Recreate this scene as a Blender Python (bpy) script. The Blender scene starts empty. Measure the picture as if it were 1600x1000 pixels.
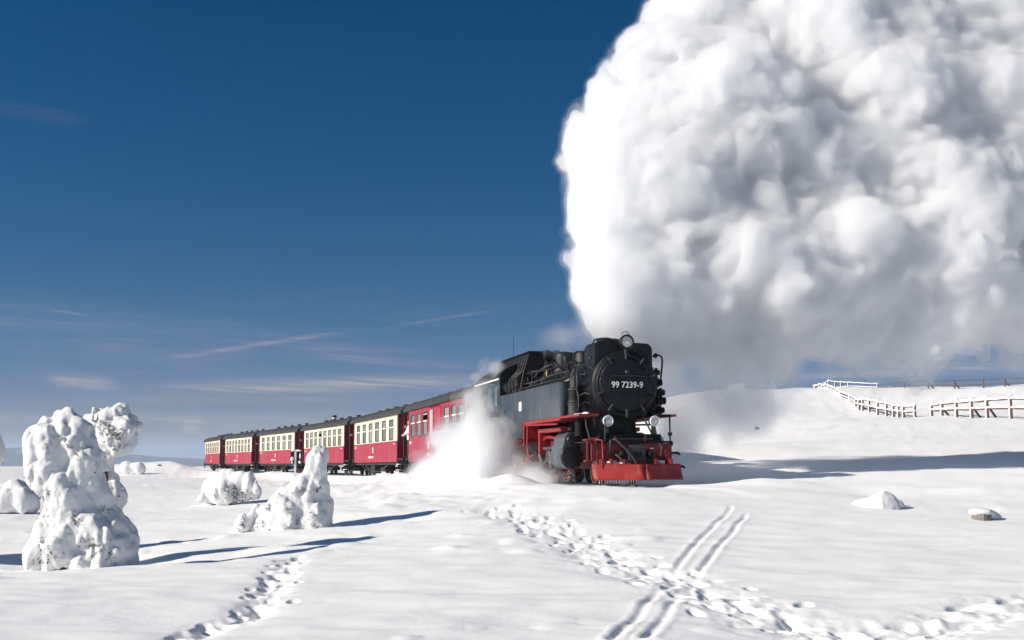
import bpy, math, random
import numpy as np
from mathutils import Matrix, Vector

C = bpy.context.scene
COL = C.collection
R = math.radians
rng = np.random.default_rng(7)
random.seed(7)

# ------------------------------------------------------------------ camera
F_PX = 1850.0                 # focal length in pixels of a 1600 px wide frame
PITCH = math.atan(202 / F_PX)
EYE = 1.6
cam_d = bpy.data.cameras.new('camera')
cam = bpy.data.objects.new('camera', cam_d)
COL.objects.link(cam)
cam_d.sensor_width = 36.0
cam_d.lens = 36.0 * F_PX / 1600.0
cam_d.clip_start = 0.1
cam_d.clip_end = 60000
cam.location = (0, 0, EYE)
cam.rotation_euler = (math.pi / 2 + PITCH, 0, 0)
C.camera = cam

# ------------------------------------------------------------------ sun, sky, exposure
SUN_EL, SUN_AZ = 28.0, 249.0          # azimuth clockwise from +Y
sun_d = bpy.data.lights.new('sun', 'SUN')
sun_d.energy = 4.9
sun_d.angle = R(0.55)
sun_d.color = (1.0, 0.915, 0.785)
sun = bpy.data.objects.new('sun', sun_d)
COL.objects.link(sun)
sdir = Vector((math.sin(R(SUN_AZ)) * math.cos(R(SUN_EL)), math.cos(R(SUN_AZ)) * math.cos(R(SUN_EL)), math.sin(R(SUN_EL))))
sun.rotation_euler = sdir.to_track_quat('Z', 'Y').to_euler()

C.view_settings.view_transform = 'Standard'
C.view_settings.look = 'None'
C.view_settings.exposure = 0.25
C.view_settings.gamma = 1.0
C.view_settings.use_curve_mapping = False
C.render.film_transparent = False
cy = C.cycles
cy.max_bounces = 32
cy.diffuse_bounces = 4
cy.glossy_bounces = 4
cy.transmission_bounces = 6
cy.transparent_max_bounces = 24
cy.volume_bounces = 32
cy.use_denoising = True
cy.denoiser = 'OPENIMAGEDENOISE'
cy.use_adaptive_sampling = True
cy.adaptive_threshold = 0.02
cy.sample_clamp_indirect = 6.0
cy.caustics_reflective = False
cy.caustics_refractive = False

world = bpy.data.worlds.new('World')
C.world = world
world.use_nodes = True
wt = world.node_tree
for n in list(wt.nodes):
    wt.nodes.remove(n)


class NG:
    """tiny node-graph writer"""
    def __init__(s, nt): s.nt = nt
    def n(s, t, **kw):
        x = s.nt.nodes.new(t)
        for k, v in kw.items(): setattr(x, k, v)
        return x
    def put(s, sock, v):
        if hasattr(v, 'is_output') or hasattr(v, 'links'): s.nt.links.new(v, sock)
        elif v is not None: sock.default_value = v
    def m(s, op, a, b=None, c=None, clamp=False):
        x = s.n('ShaderNodeMath', operation=op, use_clamp=clamp)
        s.put(x.inputs[0], a)
        if b is not None: s.put(x.inputs[1], b)
        if c is not None: s.put(x.inputs[2], c)
        return x.outputs[0]
    def noise(s, vec, scale, detail=3.0, rough=0.5, dist=0.0):
        x = s.n('ShaderNodeTexNoise')
        if vec is not None: s.put(x.inputs['Vector'], vec)
        x.inputs['Scale'].default_value = scale; x.inputs['Detail'].default_value = detail
        x.inputs['Roughness'].default_value = rough; x.inputs['Distortion'].default_value = dist
        return x.outputs['Fac']
    def ramp(s, fac, lo, hi, a=0.0, b=1.0, smooth=True):
        x = s.n('ShaderNodeMapRange', interpolation_type='SMOOTHSTEP' if smooth else 'LINEAR')
        s.put(x.inputs[0], fac)
        for i, v in zip((1, 2, 3, 4), (lo, hi, a, b)): s.put(x.inputs[i], v)
        return x.outputs[0]
    def mix(s, fac, a, b, mode='MIX'):
        x = s.n('ShaderNodeMix', data_type='RGBA', blend_type=mode)
        s.put(x.inputs[0], fac); s.put(x.inputs[6], a); s.put(x.inputs[7], b)
        return x.outputs[2]
    def comb(s, x_, y_, z_=0.0):
        x = s.n('ShaderNodeCombineXYZ')
        for i, v in enumerate((x_, y_, z_)): s.put(x.inputs[i], v)
        return x.outputs[0]


g = NG(wt)
sky = g.n('ShaderNodeTexSky', sky_type='NISHITA')
sky.sun_disc = False
sky.sun_elevation = R(SUN_EL)
sky.sun_rotation = R(SUN_AZ)
sky.altitude = 1100
sky.air_density = 1.0
sky.dust_density = 0.6
sky.ozone_density = 2.0
SKY_STRENGTH = 0.059
SKY_GAMMA = 1.6
HZC = (4.6, 4.75, 5.4)
geo = g.n('ShaderNodeTexCoord')
sep = g.n('ShaderNodeSeparateXYZ')
g.put(sep.inputs[0], geo.outputs['Generated'])
dx, dy, dz = sep.outputs
az = g.m('ARCTAN2', dx, dy)
el = g.m('ARCSINE', dz)
# the sky is read a little above each direction: a hazy winter horizon, not the texture's yellow rim
lift = g.n('ShaderNodeVectorMath', operation='NORMALIZE')
g.put(lift.inputs[0], g.comb(dx, dy, g.m('ADD', g.m('MAXIMUM', dz, 0.0), 0.28)))
g.put(sky.inputs[0], lift.outputs[0])
# thin cirrus, old contrails and the pale band of air along the horizon
gm = g.n('ShaderNodeGamma')
g.put(gm.inputs[0], sky.outputs[0]); gm.inputs[1].default_value = SKY_GAMMA
hs_ = g.n('ShaderNodeHueSaturation')
hs_.inputs['Saturation'].default_value = 1.22
g.put(hs_.inputs['Color'], gm.outputs[0])
skycol = g.mix(1.0, hs_.outputs[0], (0.82, 0.74, 0.58, 1), 'MULTIPLY')     # polarising filter, uniform
elp = g.m('MAXIMUM', el, 0.0)
skycol = g.mix(g.m('MULTIPLY', g.m('POWER', 2.718, g.m('MULTIPLY', elp, -9.0)), 0.58), skycol, (2.1, 3.9, 5.4, 1))
skycol = g.mix(g.m('MULTIPLY', g.m('POWER', 2.718, g.m('MULTIPLY', elp, -20.0)), 0.92), skycol, (HZC[0], HZC[1], HZC[2], 1))
wv = g.comb(g.m('MULTIPLY', az, 5.0), g.m('MULTIPLY', el, 40.0))
warp = g.m('SUBTRACT', g.noise(wv, 1.3, 4, 0.6), 0.5)
fine = g.noise(g.comb(g.m('MULTIPLY', az, 9.0), g.m('MULTIPLY', g.m('ADD', el, g.m('MULTIPLY', az, 0.06)), 260.0)), 1.0, 7, 0.72)
total = None
for (px, py, hl, ht, slope, amt) in ((510, 602, 230, 10, 0.03, 0.75), (128, 597, 46, 9, -0.10, 0.8), (400, 540, 120, 3.5, 0.17, 0.45), (690, 499, 80, 2.2, 0.16, 0.22),
                                     (620, 566, 110, 5, -0.06, 0.42), (560, 548, 90, 3, -0.03, 0.25), (104, 489, 24, 1.5, -0.12, 0.3), (1500, 578, 260, 8, 0.02, 0.7),
                                     (250, 655, 420, 10, 0.0, 0.25), (300, 667, 14, 10, 0.2, 0.4), (330, 625, 260, 7, 0.02, 0.2), (40, 180, 60, 10, -0.05, 0.10), (230, 515, 300, 22, -0.05, 0.10)):
    a0 = math.atan((px - 800) / F_PX); e0 = (702 - py) / F_PX * math.cos(a0)
    da = g.m('SUBTRACT', az, a0)
    e = g.m('SUBTRACT', g.m('SUBTRACT', el, e0), g.m('MULTIPLY', da, slope))
    e = g.m('ADD', e, g.m('MULTIPLY', warp, 1.8 * ht / F_PX))
    q = g.m('ADD', g.m('POWER', g.m('DIVIDE', da, hl / F_PX), 4.0), g.m('POWER', g.m('ABSOLUTE', g.m('DIVIDE', e, ht / F_PX)), 2.0))
    k = g.m('MULTIPLY', g.m('POWER', 2.718, g.m('MULTIPLY', q, -1.0)), amt)
    total = k if total is None else g.m('ADD', total, k)
veil = g.m('MULTIPLY', g.ramp(g.noise(wv, 0.8, 5, 0.6), 0.45, 0.8), g.m('MULTIPLY', g.ramp(el, 0.0, 0.03), g.ramp(el, 0.16, 0.05)))
cm = g.m('ADD', g.m('MULTIPLY', total, g.ramp(fine, 0.3, 0.72, 0.15, 1.15)), g.m('MULTIPLY', g.m('MULTIPLY', veil, 0.34), g.ramp(fine, 0.25, 0.75, 0.4, 1.2)), clamp=True)
skycol = g.mix(g.m('MULTIPLY', cm, 0.75), skycol, (HZC[0] * 1.75, HZC[1] * 1.5, HZC[2] * 1.32, 1))
bg = g.n('ShaderNodeBackground')
g.put(bg.inputs[0], skycol)
bg.inputs[1].default_value = SKY_STRENGTH
wo = g.n('ShaderNodeOutputWorld')
g.put(wo.inputs[0], bg.outputs[0])

# ------------------------------------------------------------------ helpers
def link(name, mesh, parent=None, mat=None):
    o = bpy.data.objects.new(name, mesh)
    COL.objects.link(o)
    if parent is not None: o.parent = parent
    if mat is not None and mesh is not None and not mesh.materials: mesh.materials.append(mat)
    return o


def tag(o, label=None, cat=None, group=None, kind=None):
    if label: o['label'] = label
    if cat: o['category'] = cat
    if group: o['group'] = group
    if kind: o['kind'] = kind
    return o


def np_mesh(name, V, Fq, smooth=True):
    """fast mesh from vertex array and an (n,3|4) face array"""
    me = bpy.data.meshes.new(name)
    V = np.ascontiguousarray(V, np.float32)
    Fq = np.ascontiguousarray(Fq, np.int32)
    n, k = Fq.shape
    me.vertices.add(len(V)); me.vertices.foreach_set('co', V.ravel())
    me.loops.add(n * k); me.loops.foreach_set('vertex_index', Fq.ravel())
    me.polygons.add(n)
    me.polygons.foreach_set('loop_start', np.arange(0, n * k, k, dtype=np.int32))
    if smooth: me.polygons.foreach_set('use_smooth', np.ones(n, bool))
    me.update(calc_edges=True)
    return me


def bspline_w(c, n0, m):
    i = np.floor(c).astype(int); f = c - i
    W = np.zeros((len(c), m), np.float32)
    w = [(1 - f) ** 3 / 6, (3 * f ** 3 - 6 * f ** 2 + 4) / 6, (-3 * f ** 3 + 3 * f ** 2 + 3 * f + 1) / 6, f ** 3 / 6]
    r = np.arange(len(c))
    for k in range(4): W[r, i - 1 + k - n0] = w[k]
    return W


def grid_noise(axes, scale, seed, stretch=(1, 1, 1)):
    """smooth noise in about [-1,1] on a regular grid, axes = coordinate vectors"""
    r = np.random.default_rng(seed)
    Ws = []
    for a, st in zip(axes, stretch):
        c = a / (scale * st)
        n0 = int(np.floor(c.min())) - 2; m = int(np.floor(c.max())) + 4 - n0
        Ws.append(bspline_w(c, n0, m))
    L = r.uniform(-1, 1, [w.shape[1] for w in Ws]).astype(np.float32) * 2.3
    for i, w in enumerate(Ws):
        L = np.moveaxis(np.tensordot(w, L, (1, i)), 0, i)
    return L


def pt_noise(x, y, scale, seed, sx=1.0, sy=1.0):
    """smooth 2-D noise at scattered points"""
    r = np.random.default_rng(seed)
    T = r.uniform(-1, 1, (256, 256)).astype(np.float32)
    cx = x / (scale * sx); cy_ = y / (scale * sy)
    ix = np.floor(cx).astype(int); iy = np.floor(cy_).astype(int)
    fx = cx - ix; fy = cy_ - iy
    def w(f): return [(1 - f) ** 3 / 6, (3 * f ** 3 - 6 * f ** 2 + 4) / 6, (-3 * f ** 3 + 3 * f ** 2 + 3 * f + 1) / 6, f ** 3 / 6]
    wx, wy = w(fx), w(fy)
    out = np.zeros(np.shape(x), np.float32)
    for a in range(4):
        for b in range(4):
            out += wx[a] * wy[b] * T[(ix + a) & 255, (iy + b) & 255]
    return out * 2.0


def surface_nets(Fd, org, h, lim=None):
    """closed quad surface where the field is zero (negative inside)"""
    Fd = Fd.copy()
    for ax in range(3):
        s = [slice(None)] * 3
        for e in (0, -1):
            s[ax] = e; Fd[tuple(s)] = np.maximum(Fd[tuple(s)], 0.5 * h)
    ins = Fd < 0
    nx, ny, nz = (k - 1 for k in Fd.shape)
    cnt = np.zeros((nx, ny, nz), np.int8)
    for a in (0, 1):
        for b in (0, 1):
            for c in (0, 1):
                cnt += ins[a:a + nx, b:b + ny, c:c + nz]
    act = (cnt > 0) & (cnt < 8)
    I = np.argwhere(act)
    idx = np.full((nx, ny, nz), -1, np.int32)
    idx[act] = np.arange(len(I))
    acc = np.zeros((len(I), 3), np.float32); num = np.zeros(len(I), np.float32)
    cor = [(a, b, c) for a in (0, 1) for b in (0, 1) for c in (0, 1)]
    for p in cor:
        for ax in range(3):
            if p[ax]: continue
            q = list(p); q[ax] = 1
            f0 = Fd[I[:, 0] + p[0], I[:, 1] + p[1], I[:, 2] + p[2]]
            f1 = Fd[I[:, 0] + q[0], I[:, 1] + q[1], I[:, 2] + q[2]]
            hit = (f0 < 0) != (f1 < 0)
            t = np.where(hit, f0 / np.where(hit, f0 - f1, 1), 0)
            for k in range(3):
                acc[:, k] += hit * (t if k == ax else p[k])
            num += hit
    V = (I + acc / num[:, None]) * h + np.asarray(org)
    Q = []
    for ax in range(3):
        o1, o2 = [(1, 2), (2, 0), (0, 1)][ax]
        s0 = [slice(None)] * 3; s1 = [slice(None)] * 3
        s0[ax] = slice(0, -1); s1[ax] = slice(1, None)
        a, b = ins[tuple(s0)], ins[tuple(s1)]
        E = np.argwhere(a != b)
        fl = a[tuple(E.T)]
        ok = np.ones(len(E), bool)
        for o in (o1, o2):
            ok &= (E[:, o] > 0) & (E[:, o] < Fd.shape[o] - 1)
        E, fl = E[ok], fl[ok]
        def at(d1, d2):
            e = E.copy(); e[:, o1] += d1; e[:, o2] += d2
            return idx[tuple(e.T)]
        q = np.stack([at(-1, -1), at(0, -1), at(0, 0), at(-1, 0)], 1)
        q[~fl] = q[~fl][:, ::-1]
        Q.append(q)
    return V, np.concatenate(Q)


def blob_field(blobs, lo, hi, h, k=0.3, far=3.0):
    """smooth union of ellipsoids: rows x,y,z,r[,sx,sy,sz]; returns field, axes"""
    axes = [np.arange(lo[i], hi[i] + h, h).astype(np.float32) for i in range(3)]
    A = np.zeros([len(a) for a in axes], np.float32)
    for b in blobs:
        c = np.array(b[:3]); r = b[3]
        s = np.array(b[4:7]) if len(b) >= 7 else np.ones(3)
        m = r * s + far * k * 2 + h
        i0 = [max(0, int((c[i] - m[i] - lo[i]) / h)) for i in range(3)]
        i1 = [min(len(axes[i]), int((c[i] + m[i] - lo[i]) / h) + 2) for i in range(3)]
        if any(a >= b_ for a, b_ in zip(i0, i1)): continue
        X = [((axes[i][i0[i]:i1[i]] - c[i]) / s[i]) for i in range(3)]
        d = np.sqrt(X[0][:, None, None] ** 2 + X[1][None, :, None] ** 2 + X[2][None, None, :] ** 2) - r
        d *= s.min() ** 0.5
        A[i0[0]:i1[0], i0[1]:i1[1], i0[2]:i1[2]] += np.exp(-np.clip(d / k, -40, 40))
    return -k * np.log(np.maximum(A, math.exp(-2 * far))), axes


def px_at(px, py, y):
    """point seen at photo pixel (px,py), at depth y"""
    a = (px - 800) / F_PX; b = (500 - py) / F_PX
    v = (a, math.cos(PITCH) - b * math.sin(PITCH), math.sin(PITCH) + b * math.cos(PITCH))
    return np.array([v[0] * y / v[1], y, EYE + v[2] * y / v[1]])


def px_blob(px, py, rp, y, s=(1, 1, 1)):
    p = px_at(px, py, y)
    return (p[0], p[1], p[2], rp * y / F_PX) + tuple(s)


def upsample(fine_axes, coarse_axes, A):
    """linear refinement of a smooth coarse field"""
    for i in range(3):
        c = (fine_axes[i] - coarse_axes[i][0]) / (coarse_axes[i][1] - coarse_axes[i][0])
        n = len(coarse_axes[i]); k = np.clip(np.floor(c).astype(int), 0, n - 2); f = (c - k).astype(np.float32)
        sh = [1, 1, 1]; sh[i] = len(f); f = f.reshape(sh)
        A = np.take(A, k, i) * (1 - f) + np.take(A, k + 1, i) * f
    return A


def cloud_base(blobs, lo, hi, h, k, ratio=2.5):
    ax_ = [np.arange(lo[i], hi[i] + h, h).astype(np.float32) for i in range(3)]
    hc = h * ratio
    c, cax = blob_field(blobs, lo, tuple(v + 2 * hc for v in hi), hc, k)
    return upsample(ax_, cax, c.astype(np.float32)), ax_

# ------------------------------------------------------------------ surface materials
def pbsdf(name, base, rough=0.6, metal=0.0, spec=0.5, var=0.0, vscale=6.0, bump=0.0, bscale=40.0, stain=None, coat=0.0):
    """procedural painted/metal surface: colour variation, dirt stain and fine relief from noise in object space"""
    m = bpy.data.materials.new(name); m.use_nodes = True
    q = NG(m.node_tree)
    b = m.node_tree.nodes['Principled BSDF']
    b.inputs['Roughness'].default_value = rough
    b.inputs['Metallic'].default_value = metal
    b.inputs['Specular IOR Level'].default_value = spec
    b.inputs['Coat Weight'].default_value = coat
    col = tuple(base) + (1,)
    b.inputs['Base Color'].default_value = col
    tc = q.n('ShaderNodeTexCoord').outputs['Object']
    if var or stain:
        c = q.mix(q.m('MULTIPLY', q.ramp(q.noise(tc, vscale, 5, 0.6), 0.3, 0.75), 1.0), tuple(x * (1 - var) for x in base) + (1,), tuple(min(1, x * (1 + var)) for x in base) + (1,))
        if stain:
            mp = q.n('ShaderNodeMapping'); q.put(mp.inputs[0], tc); mp.inputs['Scale'].default_value = (1, 1, 0.25)
            c = q.mix(q.m('MULTIPLY', q.ramp(q.noise(mp.outputs[0], vscale * 1.7, 4, 0.65), 0.55, 0.8), stain[3]), c, tuple(stain[:3]) + (1,))
            q.put(b.inputs['Roughness'], q.ramp(q.noise(mp.outputs[0], vscale, 4, 0.6), 0.25, 0.8, max(0.05, rough - 0.12), min(1, rough + 0.2)))
        q.put(b.inputs['Base Color'], c)
    if bump:
        bp = q.n('ShaderNodeBump'); bp.inputs['Strength'].default_value = bump; bp.inputs['Distance'].default_value = 0.02
        q.put(bp.inputs['Height'], q.noise(tc, bscale, 4, 0.6)); q.put(b.inputs['Normal'], bp.outputs[0])
    return m


def snow_mat(name, sc=1.0, base=(0.90, 0.905, 0.915), rel=0.32):
    m = bpy.data.materials.new(name); m.use_nodes = True
    q = NG(m.node_tree)
    b = m.node_tree.nodes['Principled BSDF']
    b.inputs['Roughness'].default_value = 0.75
    b.inputs['Specular IOR Level'].default_value = 0.25
    tc = q.n('ShaderNodeTexCoord').outputs['Object']
    q.put(b.inputs['Base Color'], q.mix(q.noise(tc, 1.6 * sc, 5, 0.6), tuple(x * 0.965 for x in base) + (1,), base + (1,)))
    bp = q.n('ShaderNodeBump'); bp.inputs['Strength'].default_value = rel; bp.inputs['Distance'].default_value = 0.03
    h = q.m('ADD', q.m('MULTIPLY', q.noise(tc, 5 * sc, 7, 0.62), 1.3), q.m('MULTIPLY', q.noise(tc, 70 * sc, 4, 0.7), 0.5))
    q.put(bp.inputs['Height'], h); q.put(b.inputs['Normal'], bp.outputs[0])
    return m


M = {}
M['snow'] = snow_mat('snow')
M['crust'] = snow_mat('snow_crust', 2.6, (0.90, 0.905, 0.915), 0.85)

# ------------------------------------------------------------------ railway line (plan and profile), from the locomotive's front beam backwards
KN = np.array([0, 12, 28, 44, 60, 75, 90, 106.])
TH = np.array([0.252, 0.255, 0.263, 0.34, 0.402, 0.423, 0.403, 0.322])
_s = np.arange(0, 190, 0.1)
_h = np.interp(_s, KN, TH)
_x = 3.1 - np.cumsum(np.sin(_h)) * 0.1
_y = 30 + np.cumsum(np.cos(_h)) * 0.1


def rail_z(s): return 0.70 - 0.0165 * s + 0.00003 * s * s


def line(s):
    if s < 0:
        return np.array([3.1 - s * math.sin(0.252), 30 + s * math.cos(0.252), rail_z(s)])
    return np.array([np.interp(s, _s, _x), np.interp(s, _s, _y), rail_z(s)])


def pose(sa, sb):
    """matrix with X forward from rear point (sb) to front point (sa), origin at the front point"""
    a, b = line(sa), line(sb)
    X = (a - b) / np.linalg.norm(a - b); Y = np.cross([0, 0, 1], X); Y /= np.linalg.norm(Y); Z = np.cross(X, Y)
    return Matrix(((X[0], Y[0], Z[0], a[0]), (X[1], Y[1], Z[1], a[1]), (X[2], Y[2], Z[2], a[2]), (0, 0, 0, 1)))


# ------------------------------------------------------------------ ground: one sheet of snow from the lens to the horizon
GP = [(-500, 1000, 8.8), (300, 1000, 9), (800, 1000, 9), (1300, 1000, 9), (2100, 1000, 9.0), (-500, 900, 14.5), (0, 898, 14.3), (130, 885, 16.3), (420, 885, 14.6), (800, 900, 13), (1200, 900, 13), (1700, 900, 13.3),
      (440, 826, 22.5), (600, 850, 18), (800, 830, 19), (1200, 830, 18.8), (1600, 830, 18.6), (1535, 808, 21.5), (620, 800, 24.5), (800, 790, 25), (1200, 790, 24.5), (1000, 764, 28.5), (1150, 766, 28.6), (1300, 769, 28.3), (1600, 775, 27.4), (2000, 785, 26),
      (0, 855, 22), (0, 805, 31), (-400, 830, 25), (350, 784, 37), (200, 806, 29), (220, 770, 45), (120, 770, 48), (0, 760, 55), (300, 760, 58), (500, 764, 45), (640, 758, 46), (520, 752, 70), (420, 748, 90), (330, 742, 112), (200, 748, 82), (250, 721, 128), (215, 730, 120), (160, 742, 120), (60, 735, 120), (-300, 735, 120), (300, 728, 135),
      (1110, 737, 36.5), (1300, 737, 36), (1600, 738, 35.5), (2000, 740, 35), (1300, 706, 45), (1600, 705, 44), (2000, 705, 44), (1150, 700, 46), (1300, 662, 67), (1600, 656, 62), (1430, 652, 72), (1280, 613, 125), (1500, 605, 100), (1600, 598, 95), (1700, 592, 92), (1130, 615, 140), (1050, 650, 92), (1200, 640, 90), (2000, 600, 90), (1400, 609, 112), (1350, 640, 88)]
CP = [px_at(*p) for p in GP]
CP += [np.array(p, float) for p in ((0, 0, 0.02), (-10, 0, 0), (10, 0, 0.1), (0, -30, 0), (-40, -10, 0), (40, -10, 0.5), (1, 62, -0.1), (8, 62, 1.4), (2, 90, 0.3), (-10, 110, -0.6), (0, 150, 2), (-20, 160, -0.6), (40, 135, 5.2), (62, 120, 4.5), (48, 165, 4.0), (80, 150, 4.0), (30, 190, 4.0), (-60, 90, -0.5), (-70, 150, -0.8), (70, 60, 4.5), (60, 30, 2.0), (-45, 60, -0.2))]
CP = np.array(CP)
_S = 20.0


def _phi(r2): return np.where(r2 > 0, 0.5 * r2 * np.log(np.maximum(r2, 1e-12)), 0)


def _d2(x, y): return ((x[:, None] - CP[None, :, 0]) ** 2 + (y[:, None] - CP[None, :, 1]) ** 2) / _S ** 2


nC = len(CP)
_A = np.zeros((nC + 3, nC + 3))
_A[:nC, :nC] = _phi(_d2(CP[:, 0], CP[:, 1])) + 0.004 * np.eye(nC)
_A[:nC, nC] = 1; _A[:nC, nC + 1] = CP[:, 0] / _S; _A[:nC, nC + 2] = CP[:, 1] / _S
_A[nC:, :nC] = _A[:nC, nC:].T
_w = np.linalg.solve(_A, np.concatenate([CP[:, 2], np.zeros(3)]))


def base_h(x, y):
    x = np.asarray(x, float); y = np.asarray(y, float)
    out = np.empty(x.shape)
    for i in range(0, len(x), 40000):
        sl = slice(i, i + 40000)
        out[sl] = _phi(_d2(x[sl], y[sl])) @ _w[:nC] + _w[nC] + _w[nC + 1] * x[sl] / _S + _w[nC + 2] * y[sl] / _S
    return out


def sstep(v, a, b):
    t = np.clip((v - a) / (b - a), 0, 1)
    return t * t * (3 - 2 * t)


_ls = np.arange(-14, 150, 0.5)
_lp = np.array([line(s) for s in _ls])


def to_line(x, y):
    """signed offset from the track centre (negative = camera side) and arc length"""
    off = np.full(x.shape, 99.0); arc = np.zeros(x.shape)
    near = np.where((y > 12) & (y < 175) & (x > -70) & (x < 14))[0]
    for i in range(0, len(near), 30000):
        k = near[i:i + 30000]
        d = (x[k, None] - _lp[None, :, 0]) ** 2 + (y[k, None] - _lp[None, :, 1]) ** 2
        j = d.argmin(1)
        j2 = np.clip(j + 1, 0, len(_lp) - 1); j1 = np.clip(j - 1, 0, len(_lp) - 1)
        t = _lp[j2, :2] - _lp[j1, :2]; t /= np.linalg.norm(t, axis=1)[:, None]
        v = np.stack([x[k], y[k]], 1) - _lp[j, :2]
        off[k] = -(t[:, 0] * v[:, 1] - t[:, 1] * v[:, 0])
        arc[k] = _ls[j] + (t * v).sum(1)
    return off, arc


def ground_h(x, y, detail=True):
    x = np.asarray(x, float).ravel(); y = np.asarray(y, float).ravel()
    r = np.hypot(x, y)
    near = r < 330
    h = np.zeros(x.shape)
    h[near] = base_h(x[near], y[near])
    h = np.clip(h, -4, 11)
    f = sstep(r, 165, 320)
    far = -3.0 - sstep(r, 200, 2200) * 230
    h = h * (1 - f) + far * f
    off, arc = to_line(x, y)
    rz = rail_z(arc)
    a = np.abs(off)
    inl = sstep(arc, -9, -1.5)
    w = (1 - sstep(a, 1.7, 5.0)) * inl
    bed = rz - 0.06 + 0.05 * sstep(a, 0.5, 0.9)
    h = h * (1 - w) + bed * w
    # low bank thrown up by the plough on the camera side, and along the cleared line to the right
    h += (0.13 + 0.12 * (1 - sstep(arc, 10, 40))) * np.exp(-((off + 2.7) / 0.8) ** 2) * sstep(arc, -3, 3) * (1 - sstep(arc, 100, 140)) * (0.7 + 0.5 * pt_noise(x, y, 0.8, 5))
    bx = np.clip((x - 4.6) / 1.5, 0, 1)
    byc = 29.3 - 0.05 * (x - 4.6)
    h += bx * (y < 60) * 0.16 * np.exp(-((y - byc) / 0.55) ** 2) * (0.75 + 0.6 * pt_noise(x, y, 0.7, 6))
    if not detail: return h
    # wind-packed drift relief
    n = near & (r < 260)
    xs, ys = x[n], y[n]
    amp = 1 - 0.55 * np.exp(-(off[n] / 2.0) ** 2) * sstep(arc[n], -9, -2)
    d = 0.10 * pt_noise(xs, ys, 6.0, 11, 1.6, 1.0) * sstep(r[n], 6, 30)
    d = d + 0.030 * pt_noise(xs, ys, 1.1, 12, 2.4, 1.0) + 0.018 * pt_noise(xs, ys, 0.42, 13, 2.0, 1.0) + 0.010 * pt_noise(xs, ys, 0.17, 14, 1.6, 1.0) - 0.012 * np.abs(pt_noise(xs, ys, 0.7, 23, 2.2, 0.8))
    cr = np.maximum(pt_noise(xs, ys, 0.26, 19) - 0.55, 0)
    d = d + 0.05 * cr * sstep(pt_noise(xs, ys, 3.0, 20), 0.0, 0.7) - 0.012 * np.maximum(pt_noise(xs, ys, 0.5, 22, 1.8, 1.0) - 0.2, 0)
    # trodden strip along the train and lumps of thrown snow
    strip = np.exp(-((off[n] + 5.5) / 3.2) ** 2) * sstep(arc[n], -9, -2)
    lump = np.maximum(pt_noise(xs, ys, 0.33, 15), 0) ** 2
    d = d + strip * (0.06 * lump + 0.02 * pt_noise(xs, ys, 0.2, 16))
    # rough frozen slope at the upper right
    sl = sstep(ys, 45, 80) * sstep(xs, 2, 12)
    d = d + sl * (0.07 * np.abs(pt_noise(xs, ys, 0.9, 17)) + 0.10 * pt_noise(xs, ys, 2.6, 18, 2.5, 1))
    h[n] += d * amp
    return h


def ground_at(px, py, y0=20.0):
    """where the sight line through a photo pixel meets the snow"""
    o = np.array([0, 0, EYE]); v = px_at(px, py, 1.0) - o
    ts = np.geomspace(4, 240, 1500)
    P = o[None] + v[None] * ts[:, None]
    g_ = P[:, 2] - ground_h(P[:, 0], P[:, 1], False)
    k = np.argmax(g_ < 0) if (g_ < 0).any() else len(ts) - 1
    return P[k]


def gz(x, y): return float(ground_h(np.array([x]), np.array([y]))[0])


# tracks in the snow
def polyline(pts, step):
    out = []
    for a, b in zip(pts[:-1], pts[1:]):
        n = max(1, int(np.linalg.norm(b - a) / step))
        out += [a + (b - a) * i / n for i in range(n)]
    return np.array(out)


def path_px(P, step): return polyline([ground_at(*p)[:2] for p in P], step)


trail_main = [(770, 800), (830, 818), (900, 846), (960, 876), (1040, 903), (1120, 932), (1200, 962), (1290, 985), (1420, 1030)]
trail_left = [(455, 872), (432, 900), (415, 930), (400, 947), (355, 965), (310, 980), (270, 1005)]
trail_right = [(1640, 940), (1560, 952), (1500, 963), (1430, 982), (1370, 1005)]
ski_a = [(1142, 796), (1100, 838), (1060, 882), (1015, 938), (955, 1004)]
ski_b = [(1166, 804), (1135, 842), (1096, 888), (1052, 940), (1008, 1004)]
_TM, _TL, _TR = path_px(trail_main, 0.05), path_px(trail_left, 0.05), path_px(trail_right, 0.05)
_SA, _SB = path_px(ski_a, 0.04), path_px(ski_b, 0.04)


def dist_to(x, y, P):
    d = np.full(x.shape, 1e9)
    lo_, hi_ = P.min(0) - 1.5, P.max(0) + 1.5
    k = np.where((x > lo_[0]) & (x < hi_[0]) & (y > lo_[1]) & (y < hi_[1]))[0]
    for i in range(0, len(k), 20000):
        q = k[i:i + 20000]
        d[q] = np.sqrt(((x[q, None] - P[None, :, 0]) ** 2 + (y[q, None] - P[None, :, 1]) ** 2).min(1))
    return d


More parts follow.
